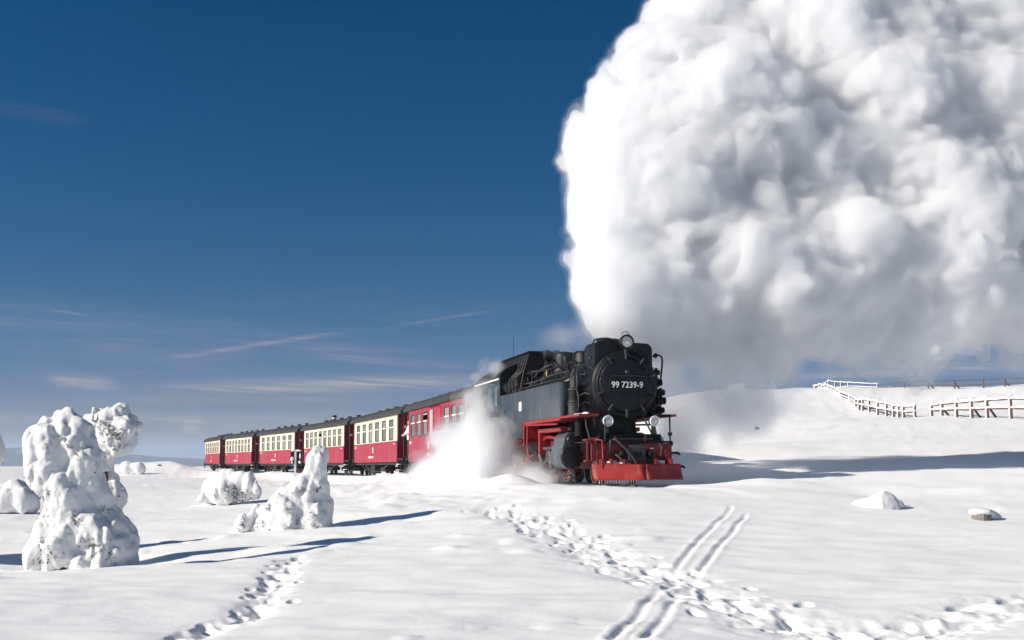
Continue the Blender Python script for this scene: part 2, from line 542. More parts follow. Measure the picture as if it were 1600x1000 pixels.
def pits(x, y, h, P, stride, spread, rad, depth, seed, rim=0.35):
    r = np.random.default_rng(seed)
    L = np.concatenate([[0], np.cumsum(np.linalg.norm(np.diff(P, axis=0), axis=1))])
    s = 0.0; side = 1
    while s < L[-1]:
        p = np.array([np.interp(s, L, P[:, 0]), np.interp(s, L, P[:, 1])]); q = np.array([np.interp(s + 0.1, L, P[:, 0]), np.interp(s + 0.1, L, P[:, 1])])
        t = (q - p); t /= max(np.linalg.norm(t), 1e-6); nn = np.array([-t[1], t[0]])
        c = p + nn * (side * spread + r.normal(0, spread * 0.45))
        ang = r.normal(0, 0.3); t2 = t * math.cos(ang) + nn * math.sin(ang); n2 = np.array([-t2[1], t2[0]])
        ra = rad * r.uniform(0.8, 1.25)
        k = np.where((np.abs(x - c[0]) < 0.6) & (np.abs(y - c[1]) < 0.6))[0]
        if len(k):
            u = ((x[k] - c[0]) * t2[0] + (y[k] - c[1]) * t2[1]) / (ra * 1.8); v = ((x[k] - c[0]) * n2[0] + (y[k] - c[1]) * n2[1]) / ra
            e = np.sqrt(u * u + v * v)
            dd = depth * r.uniform(0.6, 1.2)
            h[k] += -dd * (1 - sstep(e, 0.45, 1.0)) + dd * rim * np.exp(-((e - 1.2) / 0.25) ** 2) * (0.5 + 0.8 * np.clip(u, -0.3, 1))
        s += stride * r.uniform(0.75, 1.25); side = -side
    return h


# polar sheet, dense where the lens looks
az_in = np.arange(-27.5, 27.51, 0.09)
az_all = np.concatenate([np.arange(-180, -60, 6.0), np.arange(-60, -27.5, 1.3), az_in, np.arange(28.5, 60, 1.3), np.arange(60, 180, 6.0)])
rr = [0.6, 1.2, 2, 3, 4, 5, 6, 6.6]
while rr[-1] < 9000:
    r0 = rr[-1]
    rr.append(r0 + min(max(0.045, r0 * r0 / 2300), 0.019 * r0 if r0 < 250 else 0.06 * r0))
rr = np.array(rr)
AZ, RR = np.meshgrid(np.radians(az_all), rr)
gx = (np.sin(AZ) * RR).ravel(); gy = (np.cos(AZ) * RR).ravel()
gh = ground_h(gx, gy)
dM = dist_to(gx, gy, _TM); dL = dist_to(gx, gy, _TL); dR = dist_to(gx, gy, _TR)
for dist_, wd, am, sd in ((dM, 0.45, 1.0, 21), (dL, 0.17, 0.95, 24), (dR, 0.42, 1.0, 27)):
    k = np.where(dist_ < wd * 2)[0]
    w_ = np.exp(-(dist_[k] / wd) ** 2)
    gh[k] += am * w_ * (-0.035 - 0.035 * np.maximum(pt_noise(gx[k], gy[k], 0.16, sd), 0) + 0.018 * pt_noise(gx[k], gy[k], 0.075, sd + 1) + 0.012 * pt_noise(gx[k], gy[k], 0.045, sd + 2))
gh = pits(gx, gy, gh, _TM, 0.30, 0.15, 0.085, 0.085, 31, 0.04)
gh = pits(gx, gy, gh, _TM, 0.34, 0.33, 0.08, 0.07, 32, 0.04)
gh = pits(gx, gy, gh, _TL, 0.33, 0.08, 0.08, 0.075, 33, 0.04)
gh = pits(gx, gy, gh, _TL, 0.42, 0.15, 0.055, 0.045, 36, 0.04)
gh = pits(gx, gy, gh, _TR, 0.30, 0.20, 0.085, 0.08, 34, 0.04)
for S_ in (_SA, _SB):
    d_ = dist_to(gx, gy, S_)
    k = np.where(d_ < 0.5)[0]
    j = 0.85 + 0.25 * pt_noise(gx[k], gy[k], 0.3, 41)
    clear = 1 - np.exp(-(dM[k] / 0.5) ** 2)
    gh[k] += clear * j * (-0.023 * (1 - sstep(d_[k], 0.012, 0.055)) + 0.007 * np.exp(-((d_[k] - 0.085) / 0.03) ** 2))
# hollow and shadowed lee of the two nearest firs
for (cx, cy_, rx, ry, dz_) in ((-5.0, 17.2, 1.5, 0.8, -0.16), (-3.2, 22.6, 2.0, 0.9, -0.17), (-7.4, 18.6, 1.4, 1.4, -0.28)):
    gh += dz_ * np.exp(-((gx - cx) / rx) ** 2 - ((gy - cy_) / ry) ** 2)
nr, nc = len(rr), len(az_all)
ii, jj = np.meshgrid(np.arange(nr - 1), np.arange(nc), indexing='ij')
j1 = (jj + 1) % nc
quad = np.stack([ii * nc + jj, (ii + 1) * nc + jj, (ii + 1) * nc + j1, ii * nc + j1], -1).reshape(-1, 4)
quad = quad[:, ::-1]
gm_ = np_mesh('ground', np.stack([gx, gy, gh], 1), quad)
ground = link('ground', gm_, None, M['snow'])
ground['kind'] = 'structure'
print('ground verts', len(gx))

# ------------------------------------------------------------------ far hills, and the winter air in front of them
mh = bpy.data.materials.new('far_forest'); mh.use_nodes = True
q = NG(mh.node_tree); b_ = mh.node_tree.nodes['Principled BSDF']; b_.inputs['Roughness'].default_value = 0.9
tc_ = q.n('ShaderNodeTexCoord').outputs['Object']
q.put(b_.inputs['Base Color'], q.mix(q.ramp(q.noise(tc_, 0.0035, 7, 0.65), 0.5, 0.68), (0.045, 0.055, 0.05, 1), (0.3, 0.32, 0.35, 1)))
ha = np.radians(np.arange(-180, 180.01, 0.5)); hr = np.linspace(3600, 7600, 34)
HA, HR = np.meshgrid(ha, hr)
hx, hy = (np.sin(HA) * HR).ravel(), (np.cos(HA) * HR).ravel()
top = np.interp(np.degrees(HA).ravel(), [-180, -60, -30, -25, -23, -21, -18.5, -16, -14, -10, 0, 20, 60, 180], [-90, -60, -5, 3, 4, 2, -28, -48, -62, -70, -60, -50, -60, -90])
bell = np.clip(1 - np.abs((HR.ravel() - 5600) / 2000), 0, 1)
bell = bell * bell * (3 - 2 * bell)
hz_ = -240 + (top + 240) * bell + bell * (14 * pt_noise(hx, hy, 420, 51) + 6 * pt_noise(hx, hy, 160, 52))
n_a, n_r = len(ha), len(hr)
ii, jj = np.meshgrid(np.arange(n_r - 1), np.arange(n_a - 1), indexing='ij')
hq = np.stack([ii * n_a + jj, ii * n_a + jj + 1, (ii + 1) * n_a + jj + 1, (ii + 1) * n_a + jj], -1).reshape(-1, 4)
link('hills', np_mesh('hills', np.stack([hx, hy, hz_], 1), hq), None, mh)['kind'] = 'structure'
HAZE_DENSITY = 0.00015
hb = np.array([(x, y, z) for x in (-9600, 9600) for y in (-9600, 9600) for z in (-252, 30.0)], float)
hzm = bpy.data.materials.new('haze'); hzm.use_nodes = True
for n in list(hzm.node_tree.nodes): hzm.node_tree.nodes.remove(n)
q = NG(hzm.node_tree); pv = q.n('ShaderNodeVolumePrincipled')
pv.inputs['Color'].default_value = (0.66, 0.80, 1.0, 1); pv.inputs['Density'].default_value = HAZE_DENSITY; pv.inputs['Anisotropy'].default_value = 0.2
q.put(q.n('ShaderNodeOutputMaterial').inputs['Volume'], pv.outputs[0])
link('haze', np_mesh('haze', hb, np.array([(0, 1, 3, 2), (4, 6, 7, 5), (0, 4, 5, 1), (2, 3, 7, 6), (0, 2, 6, 4), (1, 5, 7, 3)]), False), None, hzm)['kind'] = 'stuff'

# ------------------------------------------------------------------ mesh writer for built things
class MB:
    def __init__(s): s.v = []; s.f = []; s.sm = []
    def add(s, V, Fs, smooth=False):
        o = len(s.v); s.v += [tuple(map(float, p)) for p in V]
        s.f += [tuple(i + o for i in f) for f in Fs]; s.sm += [smooth] * len(Fs)
        return s
    def box(s, x0, x1, y0, y1, z0, z1, b=0.0):
        if b <= 0:
            V = [(x, y, z) for x in (x0, x1) for y in (y0, y1) for z in (z0, z1)]
            return s.add(V, [(0, 1, 3, 2), (4, 6, 7, 5), (0, 4, 5, 1), (2, 3, 7, 6), (0, 2, 6, 4), (1, 5, 7, 3)])
        L = ((x0, x1), (y0, y1), (z0, z1)); V = []; ix = {}
        for a in (0, 1):
            for c in (0, 1):
                for e in (0, 1):
                    sg = (a, c, e)
                    for ax in range(3):
                        p = [L[k][sg[k]] + (0 if k == ax else (b if sg[k] == 0 else -b)) for k in range(3)]
                        ix[(sg, ax)] = len(V); V.append(p)
        F_ = []
        for ax in range(3):
            o1, o2 = [(1, 2), (2, 0), (0, 1)][ax]
            for sd in (0, 1):
                q = []
                for (i, j) in ((0, 0), (1, 0), (1, 1), (0, 1)):
                    sg = [0, 0, 0]; sg[ax] = sd; sg[o1] = i; sg[o2] = j; q.append(ix[(tuple(sg), ax)])
                F_.append(tuple(q) if sd else tuple(q[::-1]))
        for ax in range(3):           # chamfers run along ax
            o1, o2 = [(1, 2), (2, 0), (0, 1)][ax]
            for i in (0, 1):
                for j in (0, 1):
                    sg0 = [0, 0, 0]; sg0[o1] = i; sg0[o2] = j; sg1 = list(sg0); sg1[ax] = 1
                    q = (ix[(tuple(sg0), o1)], ix[(tuple(sg0), o2)], ix[(tuple(sg1), o2)], ix[(tuple(sg1), o1)])
                    F_.append(q if i == j else q[::-1])
        for sg in [(a, c, e) for a in (0, 1) for c in (0, 1) for e in (0, 1)]:
            q = (ix[(sg, 0)], ix[(sg, 1)], ix[(sg, 2)])
            F_.append(q if sum(sg) % 2 else q[::-1])
        return s.add(V, F_)
    def cyl(s, p0, p1, r0, r1=None, n=16, caps=True):
        r1 = r0 if r1 is None else r1
        p0, p1 = Vector(p0), Vector(p1); d = (p1 - p0).normalized()
        u = d.cross(Vector((0, 0, 1)) if abs(d.z) < 0.9 else Vector((1, 0, 0))).normalized(); w = d.cross(u)
        V = []
        for p, r in ((p0, r0), (p1, r1)):
            V += [p + (u * math.cos(t) + w * math.sin(t)) * r for t in (2 * math.pi * k / n for k in range(n))]
        s.add(V, [(k, (k + 1) % n, n + (k + 1) % n, n + k) for k in range(n)], True)
        if caps: s.add(V, [tuple(range(n))[::-1], tuple(range(n, 2 * n))])
        return s
    def tube(s, pts, r, n=6):
        P = [Vector(p) for p in pts]; V = []; u = None
        for i, p in enumerate(P):
            d = (P[min(i + 1, len(P) - 1)] - P[max(i - 1, 0)]).normalized()
            if u is None: u = d.cross(Vector((0.13, 0.21, 1)) if abs(d.z) < 0.9 else Vector((1, 0.1, 0)))
            u = (u - d * u.dot(d)).normalized(); w = d.cross(u)
            V += [p + (u * math.cos(t) + w * math.sin(t)) * r for t in (2 * math.pi * k / n for k in range(n))]
        m = len(P)
        Fs = [(i * n + k, i * n + (k + 1) % n, (i + 1) * n + (k + 1) % n, (i + 1) * n + k) for i in range(m - 1) for k in range(n)]
        s.add(V, Fs, True)
        return s.add([V[k] for k in range(n)] + [V[(m - 1) * n + k] for k in range(n)], [tuple(range(n))[::-1], tuple(range(n, 2 * n))])
    def curve(s, pts, r, n=6, sub=6):
        """tube through points, rounded (Catmull-Rom)"""
        P = [Vector(p) for p in pts]; Q = [P[0] * 2 - P[1]] + P + [P[-1] * 2 - P[-2]]; o = []
        for i in range(1, len(Q) - 2):
            for k in range(sub):
                t = k / sub; a, b, c, d = Q[i - 1:i + 3]
                o.append(0.5 * ((2 * b) + (c - a) * t + (2 * a - 5 * b + 4 * c - d) * t * t + (-a + 3 * b - 3 * c + d) * t ** 3))
        return s.tube(o + [P[-1]], r, n)
    def prism(s, poly, axis, a, b, smooth=False):
        """polygon (counter-clockwise in the plane following axis) extruded along axis"""
        def P(q, t): return {'x': (t, q[0], q[1]), 'y': (q[1], t, q[0]), 'z': (q[0], q[1], t)}[axis]
        n = len(poly); V = [P(q, a) for q in poly] + [P(q, b) for q in poly]
        s.add(V, [(k, (k + 1) % n, n + (k + 1) % n, n + k) for k in range(n)], smooth)
        return s.add(V, [tuple(range(n))[::-1], tuple(range(n, 2 * n))])
    def lathe(s, prof, c, axis='x', n=32, smooth=True):
        """profile of (radius, offset) turned about an axis through c"""
        V = []
        for r, t in prof:
            for k in range(n):
                a = 2 * math.pi * k / n; u, w = r * math.cos(a), r * math.sin(a)
                V.append({'x': (c[0] + t, c[1] + u, c[2] + w), 'y': (c[0] + w, c[1] + t, c[2] + u), 'z': (c[0] + u, c[1] + w, c[2] + t)}[axis])
        m = len(prof)
        Fs = [(i * n + k, i * n + (k + 1) % n, (i + 1) * n + (k + 1) % n, (i + 1) * n + k) for i in range(m - 1) for k in range(n)]
        return s.add(V, Fs, smooth)
    def ball(s, c, r, sc=(1, 1, 1), n=12):
        m = n // 2
        return s.add([(c[0] + r * sc[0] * math.sin(math.pi * i / m) * math.cos(2 * math.pi * k / n), c[1] + r * sc[1] * math.sin(math.pi * i / m) * math.sin(2 * math.pi * k / n), c[2] + r * sc[2] * math.cos(math.pi * i / m)) for i in range(m + 1) for k in range(n)],
                     [(i * n + k, (i + 1) * n + k, (i + 1) * n + (k + 1) % n, i * n + (k + 1) % n) for i in range(m) for k in range(n)], True)
    def mesh(s, name):
        me = bpy.data.meshes.new(name); me.from_pydata(s.v, [], s.f)
        me.polygons.foreach_set('use_smooth', s.sm); me.update()
        return me
    def build(s, name, mat, parent=None): return link(name, s.mesh(name), parent, mat)


def circle(cy_, cz, r, a0, a1, n):
    return [(cy_ + r * math.cos(R(a0 + (a1 - a0) * k / n)), cz + r * math.sin(R(a0 + (a1 - a0) * k / n))) for k in range(n + 1)]


def empty(name, mat4):
    o = bpy.data.objects.new(name, None); COL.objects.link(o); o.empty_display_size = 0.3; o.matrix_world = mat4
    return o


def text_mesh(name, body, width, height, mtx, mat, parent, depth=0.004):
    cu = bpy.data.curves.new(name, 'FONT'); cu.body = body; cu.extrude = depth; cu.offset = 0.012; cu.resolution_u = 4
    t = bpy.data.objects.new(name, cu); COL.objects.link(t)
    bpy.context.view_layer.update()
    me = bpy.data.meshes.new_from_object(t.evaluated_get(bpy.context.evaluated_depsgraph_get()))
    bpy.data.objects.remove(t); bpy.data.curves.remove(cu)
    n = len(me.vertices); co = np.empty(n * 3, np.float32); me.vertices.foreach_get('co', co); co = co.reshape(-1, 3)
    lo_, hi_ = co.min(0), co.max(0); mid = (lo_ + hi_) / 2
    co[:, 0] = (co[:, 0] - mid[0]) * width / (hi_[0] - lo_[0]); co[:, 1] = (co[:, 1] - mid[1]) * height / (hi_[1] - lo_[1])
    me.vertices.foreach_set('co', co.ravel()); me.transform(mtx); me.update(); me.name = name
    return link(name, me, parent, mat)


M['black'] = pbsdf('black_enamel', (0.009, 0.0105, 0.013), 0.42, spec=0.28, var=0.25, vscale=2.5, stain=(0.05, 0.05, 0.05, 0.5), bump=0.06, bscale=18)
M['tank'] = pbsdf('tank_enamel', (0.030, 0.037, 0.044), 0.30, spec=0.5, var=0.25, vscale=1.4, stain=(0.14, 0.15, 0.155, 0.8), bump=0.05, bscale=8, coat=0.25)
M['soot'] = pbsdf('sooty_steel', (0.007, 0.007, 0.008), 0.65, spec=0.25, var=0.3, vscale=5, stain=(0.05, 0.045, 0.04, 0.5), bump=0.2, bscale=30)
M['door'] = pbsdf('smokebox_paint', (0.007, 0.009, 0.013), 0.5, spec=0.25, var=0.2, vscale=3, stain=(0.028, 0.028, 0.028, 0.6))
M['steel'] = pbsdf('worn_steel', (0.17, 0.175, 0.19), 0.42, 0.8, var=0.3, vscale=6, stain=(0.10, 0.09, 0.08, 0.7))
M['casing'] = pbsdf('cylinder_casing', (0.09, 0.105, 0.12), 0.35, 0.3, var=0.3, vscale=4, stain=(0.3, 0.31, 0.33, 0.5))
M['red'] = pbsdf('frame_red', (0.27, 0.012, 0.014), 0.45, var=0.18, vscale=5, stain=(0.06, 0.018, 0.016, 0.65))
M['plough'] = pbsdf('plough_red', (0.27, 0.011, 0.011), 0.5, var=0.15, vscale=3, stain=(0.50, 0.30, 0.28, 0.4))
M['shaded_red'] = pbsdf('shaded_red', (0.15, 0.008, 0.010), 0.5, var=0.25, vscale=5, stain=(0.05, 0.02, 0.02, 0.6))  # darker copy of the frame red; the beam's shade is painted into it
M['iron'] = pbsdf('grey_iron', (0.045, 0.047, 0.05), 0.55, 0.2, var=0.3, vscale=8, stain=(0.06, 0.05, 0.045, 0.6))
M['brass'] = pbsdf('brass', (0.45, 0.30, 0.10), 0.35, 0.9, var=0.2)
M['white'] = pbsdf('white_paint', (0.80, 0.80, 0.78), 0.5)
M['rim'] = pbsdf('lamp_rim', (0.62, 0.68, 0.72), 0.3)
M['lens'] = pbsdf('lamp_glass', (0.62, 0.60, 0.55), 0.08, spec=0.8, coat=1.0)
M['rubber'] = pbsdf('hose_rubber', (0.035, 0.03, 0.03), 0.6)
M['hole'] = pbsdf('recess_shade_eye_black', (0.006, 0.006, 0.006), 0.8)  # near-black puts the shade inside recesses into colour; also the eyes

# ------------------------------------------------------------------ steam locomotive: X forward from the front beam, -Y the side we see, Z up from the rail
LM = pose(0, 11.7) @ Matrix.Translation((0, 0.10, 0))
loco = empty('steam_locomotive', LM)
tag(loco, 'black tank steam locomotive with red frame and snow plough, number 99 7239-9', 'steam locomotive')
BZ = 2.60      # boiler centre height

MB().lathe([(0.0, 0.0), (0.80, 0.0), (0.80, -6.2), (0.0, -6.2)], (-2.75, 0, BZ), n=40).build('boiler', M['black'], loco)
for bx_ in (-3.3, -4.7, -5.6, -7.3, -8.4):
    MB().lathe([(0.805, -0.035), (0.815, -0.035), (0.815, 0.035), (0.805, 0.035)], (bx_, 0, BZ), n=40).build('boiler_band', M['black'], loco)
MB().lathe([(0.0, 0.0), (0.70, 0.0), (0.90, -0.02), (0.905, -0.10), (0.88, -0.12), (0.88, -1.95), (0.80, -2.0), (0.0, -2.0)], (-0.80, 0, BZ), n=56).build('smokebox', M['black'], loco)
door = MB().lathe([(0.735, 0.0), (0.735, 0.055), (0.70, 0.075), (0.60, 0.10), (0.35, 0.135), (0.0, 0.15)], (-0.80, 0, BZ), n=56).build('smokebox_door', M['door'], loco)
rg = MB().lathe([(0.80, 0.0), (0.80, 0.04), (0.745, 0.05), (0.742, 0.0)], (-0.80, 0, BZ), n=56).build('door_ring', M['black'], loco)
for k in range(10):
    a = R(18 + 36 * k)
    c, s_ = math.cos(a), math.sin(a)
    m_ = MB()
    m_.tube([(-0.72, 0.66 * c, BZ + 0.66 * s_), (-0.715, 0.86 * c, BZ + 0.86 * s_)], 0.028, 6)
    m_.cyl((-0.76, 0.80 * c, BZ + 0.80 * s_), (-0.66, 0.80 * c, BZ + 0.80 * s_), 0.032, n=8)
    m_.build('door_clamp', M['iron'], door)
hg = MB()
hg.tube([(-0.69, 0.56, BZ - 0.42), (-0.69, 0.56, BZ + 0.42)], 0.022, 8)
for z_ in (-0.33, 0.0, 0.30): hg.box(-0.72, -0.672, 0.30, 0.72, BZ + z_ - 0.03, BZ + z_ + 0.03, 0.008)
hg.build('door_hinge', M['black'], door)
MB().tube([(-0.60, -0.44, BZ + 0.20), (-0.58, 0.0, BZ + 0.21), (-0.60, 0.48, BZ + 0.20)], 0.012, 6).build('door_handrail', M['iron'], door)
MB().lathe([(0.0, 0.02), (0.05, 0.02), (0.06, -0.03)], (-0.65, 0, BZ + 0.31), n=12).build('door_knob', M['iron'], door)
pl_ = MB().box(-0.655, -0.628, -0.50, 0.50, BZ - 0.17, BZ + 0.15, 0.006).build('number_plate', M['door'], loco)
text_mesh('number', '99 7239-9', 0.86, 0.165, Matrix(((0, 0, 1, -0.624), (1, 0, 0, -0.005), (0, 1, 0, BZ - 0.02), (0, 0, 0, 1))), M['white'], pl_)

# feed-water heater casing above the smokebox
hw = [(-0.80, BZ + 0.10)] + [(0.80, BZ + 0.10)] + circle(0.62, 3.52, 0.18, 0, 90, 6) + circle(-0.62, 3.56, 0.18, 90, 180, 6)
ph = MB().prism(hw, 'x', -1.75, -0.905).build('preheater_casing', M['black'], loco)
MB().tube([(-1.0, -0.815, 3.0), (-1.35, -0.83, 3.15), (-1.5, -0.815, 3.4)], 0.016).build('lifting_rod', M['iron'], ph)
MB().box(-1.30, -1.20, -0.84, -0.80, 3.28, 3.36, 0.01).build('latch', M['iron'], ph)
MB().curve([(-1.2, -0.75, 3.68), (-1.35, -0.62, 3.82), (-1.35, -0.25, 3.86), (-1.35, 0.0, 3.74)], 0.022).build('casing_pipe', M['iron'], loco)

def lamp(x, y, z, r, label=None, rimmat='rim'):
    lp = MB().lathe([(0.0, -0.24), (r * 0.75, -0.22), (r, -0.12), (r, 0.0), (r * 0.9, 0.0)], (x, y, z), n=24).build('headlamp', M['black'], loco)
    if label: lp['label'] = label
    MB().lathe([(r * 1.02, -0.03), (r * 1.06, 0.01), (r * 0.95, 0.035), (r * 0.80, 0.015), (r * 0.78, -0.02)], (x, y, z), n=24).build('rim', M[rimmat], lp)
    MB().lathe([(r * 0.80, -0.01), (r * 0.5, 0.0), (r * 0.22, 0.006), (0.0, 0.008)], (x, y, z), n=24).build('lens', M['lens'], lp)
    MB().lathe([(0.0, 0.02), (r * 0.25, 0.012), (r * 0.26, 0.0)], (x, y, z), n=12).build('bulb', M['white'], lp)
    MB().box(x - 0.16, x - 0.06, y - 0.03, y + 0.03, z - r - 0.16, z - r + 0.02).build('bracket', M['iron'], lp)
    return lp

top_lamp = lamp(-0.62, 0.0, 3.70, 0.185, 'round headlamp on top with cream lens', 'black')
MB().curve([(-0.72, -0.10, 3.87), (-0.72, -0.07, 3.96), (-0.72, 0.07, 3.96), (-0.72, 0.10, 3.87)], 0.010).build('handle', M['iron'], top_lamp)
lamp(-0.42, -0.62, 1.63, 0.135); lamp(-0.42, 0.66, 1.63, 0.135)
for y in (-0.62, 0.66): MB().box(-0.62, -0.50, y - 0.035, y + 0.035, 1.12, 1.50).build('lamp_post', M['black'], loco)

MB().lathe([(0.36, -0.1), (0.31, 0.06), (0.28, 0.12), (0.27, 0.40), (0.31, 0.43), (0.31, 0.50), (0.24, 0.50), (0.23, 0.1)], (-2.15, 0, 3.42), 'z', 24).build('chimney', M['soot'], loco)
MB().lathe([(0.44, -0.15), (0.38, 0.0), (0.36, 0.08), (0.36, 0.44), (0.33, 0.50), (0.0, 0.56)], (-6.15, 0, 3.42), 'z', 28).build('steam_dome', M['black'], loco)
sd_ = MB().lathe([(0.44, -0.15), (0.38, 0.0), (0.35, 0.06), (0.35, 0.28), (0.30, 0.36), (0.0, 0.40)], (-4.2, 0, 3.42), 'z', 28).build('sand_dome', M['black'], loco)
for sy in (-1, 1):
    for dx_ in (-0.2, 0.0, 0.2):
        MB().curve([(-4.2 + dx_, sy * 0.34, 3.5), (-4.2 + dx_ * 1.6, sy * 0.62, 3.25), (-4.2 + dx_ * 2, sy * 0.84, 2.7)], 0.018).build('sand_pipe', M['iron'], loco)
for (vx, vy) in ((-7.55, -0.16), (-7.55, 0.16)):
    MB().lathe([(0.11, -0.2), (0.11, 0.28), (0.075, 0.3), (0.075, 0.42), (0.13, 0.44), (0.13, 0.68), (0.10, 0.72), (0.0, 0.74)], (vx, vy, 3.42), 'z', 16).build('safety_valve', M['soot'], loco)
MB().cyl((-8.2, -0.45, 3.42), (-7.9, -0.45, 3.42), 0.15, n=16).cyl((-8.05, -0.45, 3.3), (-8.05, -0.45, 3.62), 0.05, n=8).build('turbo_generator', M['soot'], loco)
MB().cyl((-5.2, -0.28, 3.36), (-5.2, -0.28, 3.62), 0.028, n=8).cyl((-5.2, -0.28, 3.62), (-5.2, -0.28, 3.74), 0.05, n=8).build('whistle', M['iron'], loco)

# pipes, rods and valves that clutter the boiler side
rp = random.Random(3)
PIPES = [[(-2.9, -0.86, 3.1), (-4.4, -0.86, 3.12), (-6.6, -0.84, 3.06), (-8.9, -0.82, 3.1)], [(-2.2, -0.92, 2.95), (-3.2, -0.92, 2.92), (-5.0, -0.9, 2.94), (-8.9, -0.88, 2.9)],
         [(-6.1, -0.34, 3.72), (-5.6, -0.62, 3.55), (-4.6, -0.72, 3.35), (-2.9, -0.80, 3.3)], [(-6.2, -0.36, 3.6), (-6.7, -0.66, 3.4), (-6.9, -0.86, 3.0), (-6.9, -0.9, 2.74)],
         [(-2.2, -0.9, 3.3), (-2.0, -1.0, 3.05), (-1.9, -1.02, 2.7)], [(-1.8, -0.84, 3.5), (-2.1, -0.92, 3.55), (-2.3, -0.95, 3.2), (-2.2, -1.02, 2.75), (-2.0, -1.05, 2.2)],
         [(-7.5, -0.30, 3.5), (-7.9, -0.66, 3.45), (-8.3, -0.84, 3.2), (-8.9, -0.86, 3.15)], [(-3.4, -0.3, 3.4), (-4.0, -0.66, 3.38), (-5.2, -0.74, 3.34), (-6.4, -0.70, 3.38), (-8.8, -0.68, 3.4)],
         [(-8.9, -0.5, 3.55), (-7.4, -0.56, 3.42), (-6.6, -0.60, 3.46)], [(-5.6, -0.8, 3.2), (-5.5, -0.92, 2.95), (-5.5, -0.95, 2.74)], [(-7.8, -0.8, 3.2), (-7.75, -0.93, 2.95), (-7.7, -0.96, 2.74)],
         [(-2.95, -0.85, 2.95), (-3.2, -1.0, 2.86), (-3.9, -1.02, 2.84), (-4.6, -0.98, 2.86)]]
for i, p in enumerate(PIPES):
    MB().curve(p, 0.020 + 0.016 * rp.random(), 7).build('boiler_pipe', M['soot' if i % 3 else 'iron'], loco)
for i in range(12):
    x = -2.6 - 0.53 * i; z = 3.05 + 0.10 * math.sin(i * 1.7)
    MB().cyl((x, -0.83, z), (x, -0.83, z + 0.15), 0.04, n=8).cyl((x - 0.07, -0.83, z + 0.17), (x + 0.07, -0.83, z + 0.17), 0.02, n=6).build('valve', M['brass' if i == 5 else 'soot'], loco)
MB().tube([(-2.6, -0.98, 2.92), (-8.95, -0.98, 2.92)], 0.016, 6).build('handrail', M['iron'], loco)

# side tanks with the notch over the motion
for sy in (-1, 1):
    y0, y1 = (-1.30, -0.86) if sy < 0 else (0.86, 1.30)
    def rnd(x0, x1, ya, yb, r):
        return [(x0, ya), (x1 - r, ya)] + [(x1 - r + r * math.sin(R(t)), ya + r - r * math.cos(R(t))) for t in (22, 45, 68, 90)] + [(x1, yb - r)] + [(x1 - r + r * math.cos(R(t)), yb - r + r * math.sin(R(t))) for t in (22, 45, 68, 90)] + [(x0, yb)]
    tk = MB()
    tk.prism(rnd(-9.18, -2.30, y0, y1, 0.09), 'z', 1.82, 2.74, True)
    tk.box(-9.18, -6.34, y0, y1, 1.32, 1.822)
    for f_i in range(len(tk.f) - 8, len(tk.f) - 6): tk.sm[f_i] = False
    t_o = tk.build('side_tank', M['tank'], loco)
    md = t_o.data
    md.polygons.foreach_set('use_smooth', [False] * len(md.polygons))
    yo = y0 if sy < 0 else y1
    MB().box(-9.15, -2.4, yo - 0.012, yo + 0.012, 2.735, 2.765).build('top_bead', M['tank'], t_o)
    for x in (-8.6, -6.9): MB().lathe([(0.16, 0.0), (0.16, 0.06), (0.0, 0.08)], (x, (y0 + y1) / 2, 2.74), 'z', 16).build('filler_lid', M['black'], t_o)
    if sy < 0:
        for (x, z) in ((-8.55, 2.20), (-8.95, 1.62)):
            MB().box(x - 0.14, x + 0.14, yo - 0.006, yo + 0.05, z - 0.075, z + 0.075).build('step_hole_shade', M['hole'], t_o)  # solid dark block; the foothold's shade is its colour
        nb = MB().box(-6.70, -6.42, yo - 0.016, yo, 2.16, 2.44, 0.004).build('notice_plate', M['white'], t_o)
        nt_ = MB()
        for k in range(5): nt_.box(-6.585, -6.535, yo - 0.020, yo - 0.0165, 2.20 + 0.045 * k, 2.232 + 0.045 * k)
        nt_.build('red_lettering', M['red'], nb)
        mk = MB(); rr_ = random.Random(5)
        for row in range(3):
            x = -8.50
            while x < -8.10:
                w_ = rr_.uniform(0.03, 0.10); mk.box(x, x + w_, yo - 0.004, yo - 0.001, 1.58 - row * 0.065, 1.615 - row * 0.065); x += w_ + 0.03
        mk.build('white_lettering', M['white'], t_o)

# running boards, valances and the red pipework below the tank
for sy in (-1, 1):
    ya, yb = (-1.34, -0.80) if sy < 0 else (0.80, 1.34)
    yo = -1.34 if sy < 0 else 1.34
    MB().box(-2.42, -0.62, ya, yb, 1.76, 1.82, 0.008).build('running_board', M['red'], loco)
    va = MB().box(-6.32, -2.42, ya + 0.05 if sy < 0 else ya, yb if sy < 0 else yb - 0.05, 1.72, 1.815)
    va.box(-6.335, -6.25, ya + 0.05 if sy < 0 else ya, yb if sy < 0 else yb - 0.05, 1.30, 1.719)
    va.build('valance', M['red'], loco)
    MB().box(-12.4, -6.34, ya, yb, 1.22, 1.30, 0.008).build('footplate', M['red'], loco)
    MB().curve([(-2.55, yo, 1.62), (-4.2, yo, 1.66), (-5.75, yo, 1.68), (-6.0, yo, 1.55), (-6.02, yo, 1.22), (-6.12, yo, 1.12), (-7.2, yo, 1.10), (-7.5, yo, 0.98), (-9.6, yo, 0.98)], 0.028, 7).build('red_pipe', M['red'], loco)
    MB().curve([(-5.55, yo, 1.66), (-5.62, yo, 1.5), (-5.62, yo, 0.95), (-5.4, yo, 0.78), (-5.0, yo, 0.8)], 0.028, 7).build('red_pipe', M['red'], loco)
    MB().box(-12.4, -8.6, (ya if sy < 0 else yb) - 0.005, (ya if sy < 0 else yb) + 0.005, 1.02, 1.08).build('lower_rail', M['red'], loco)

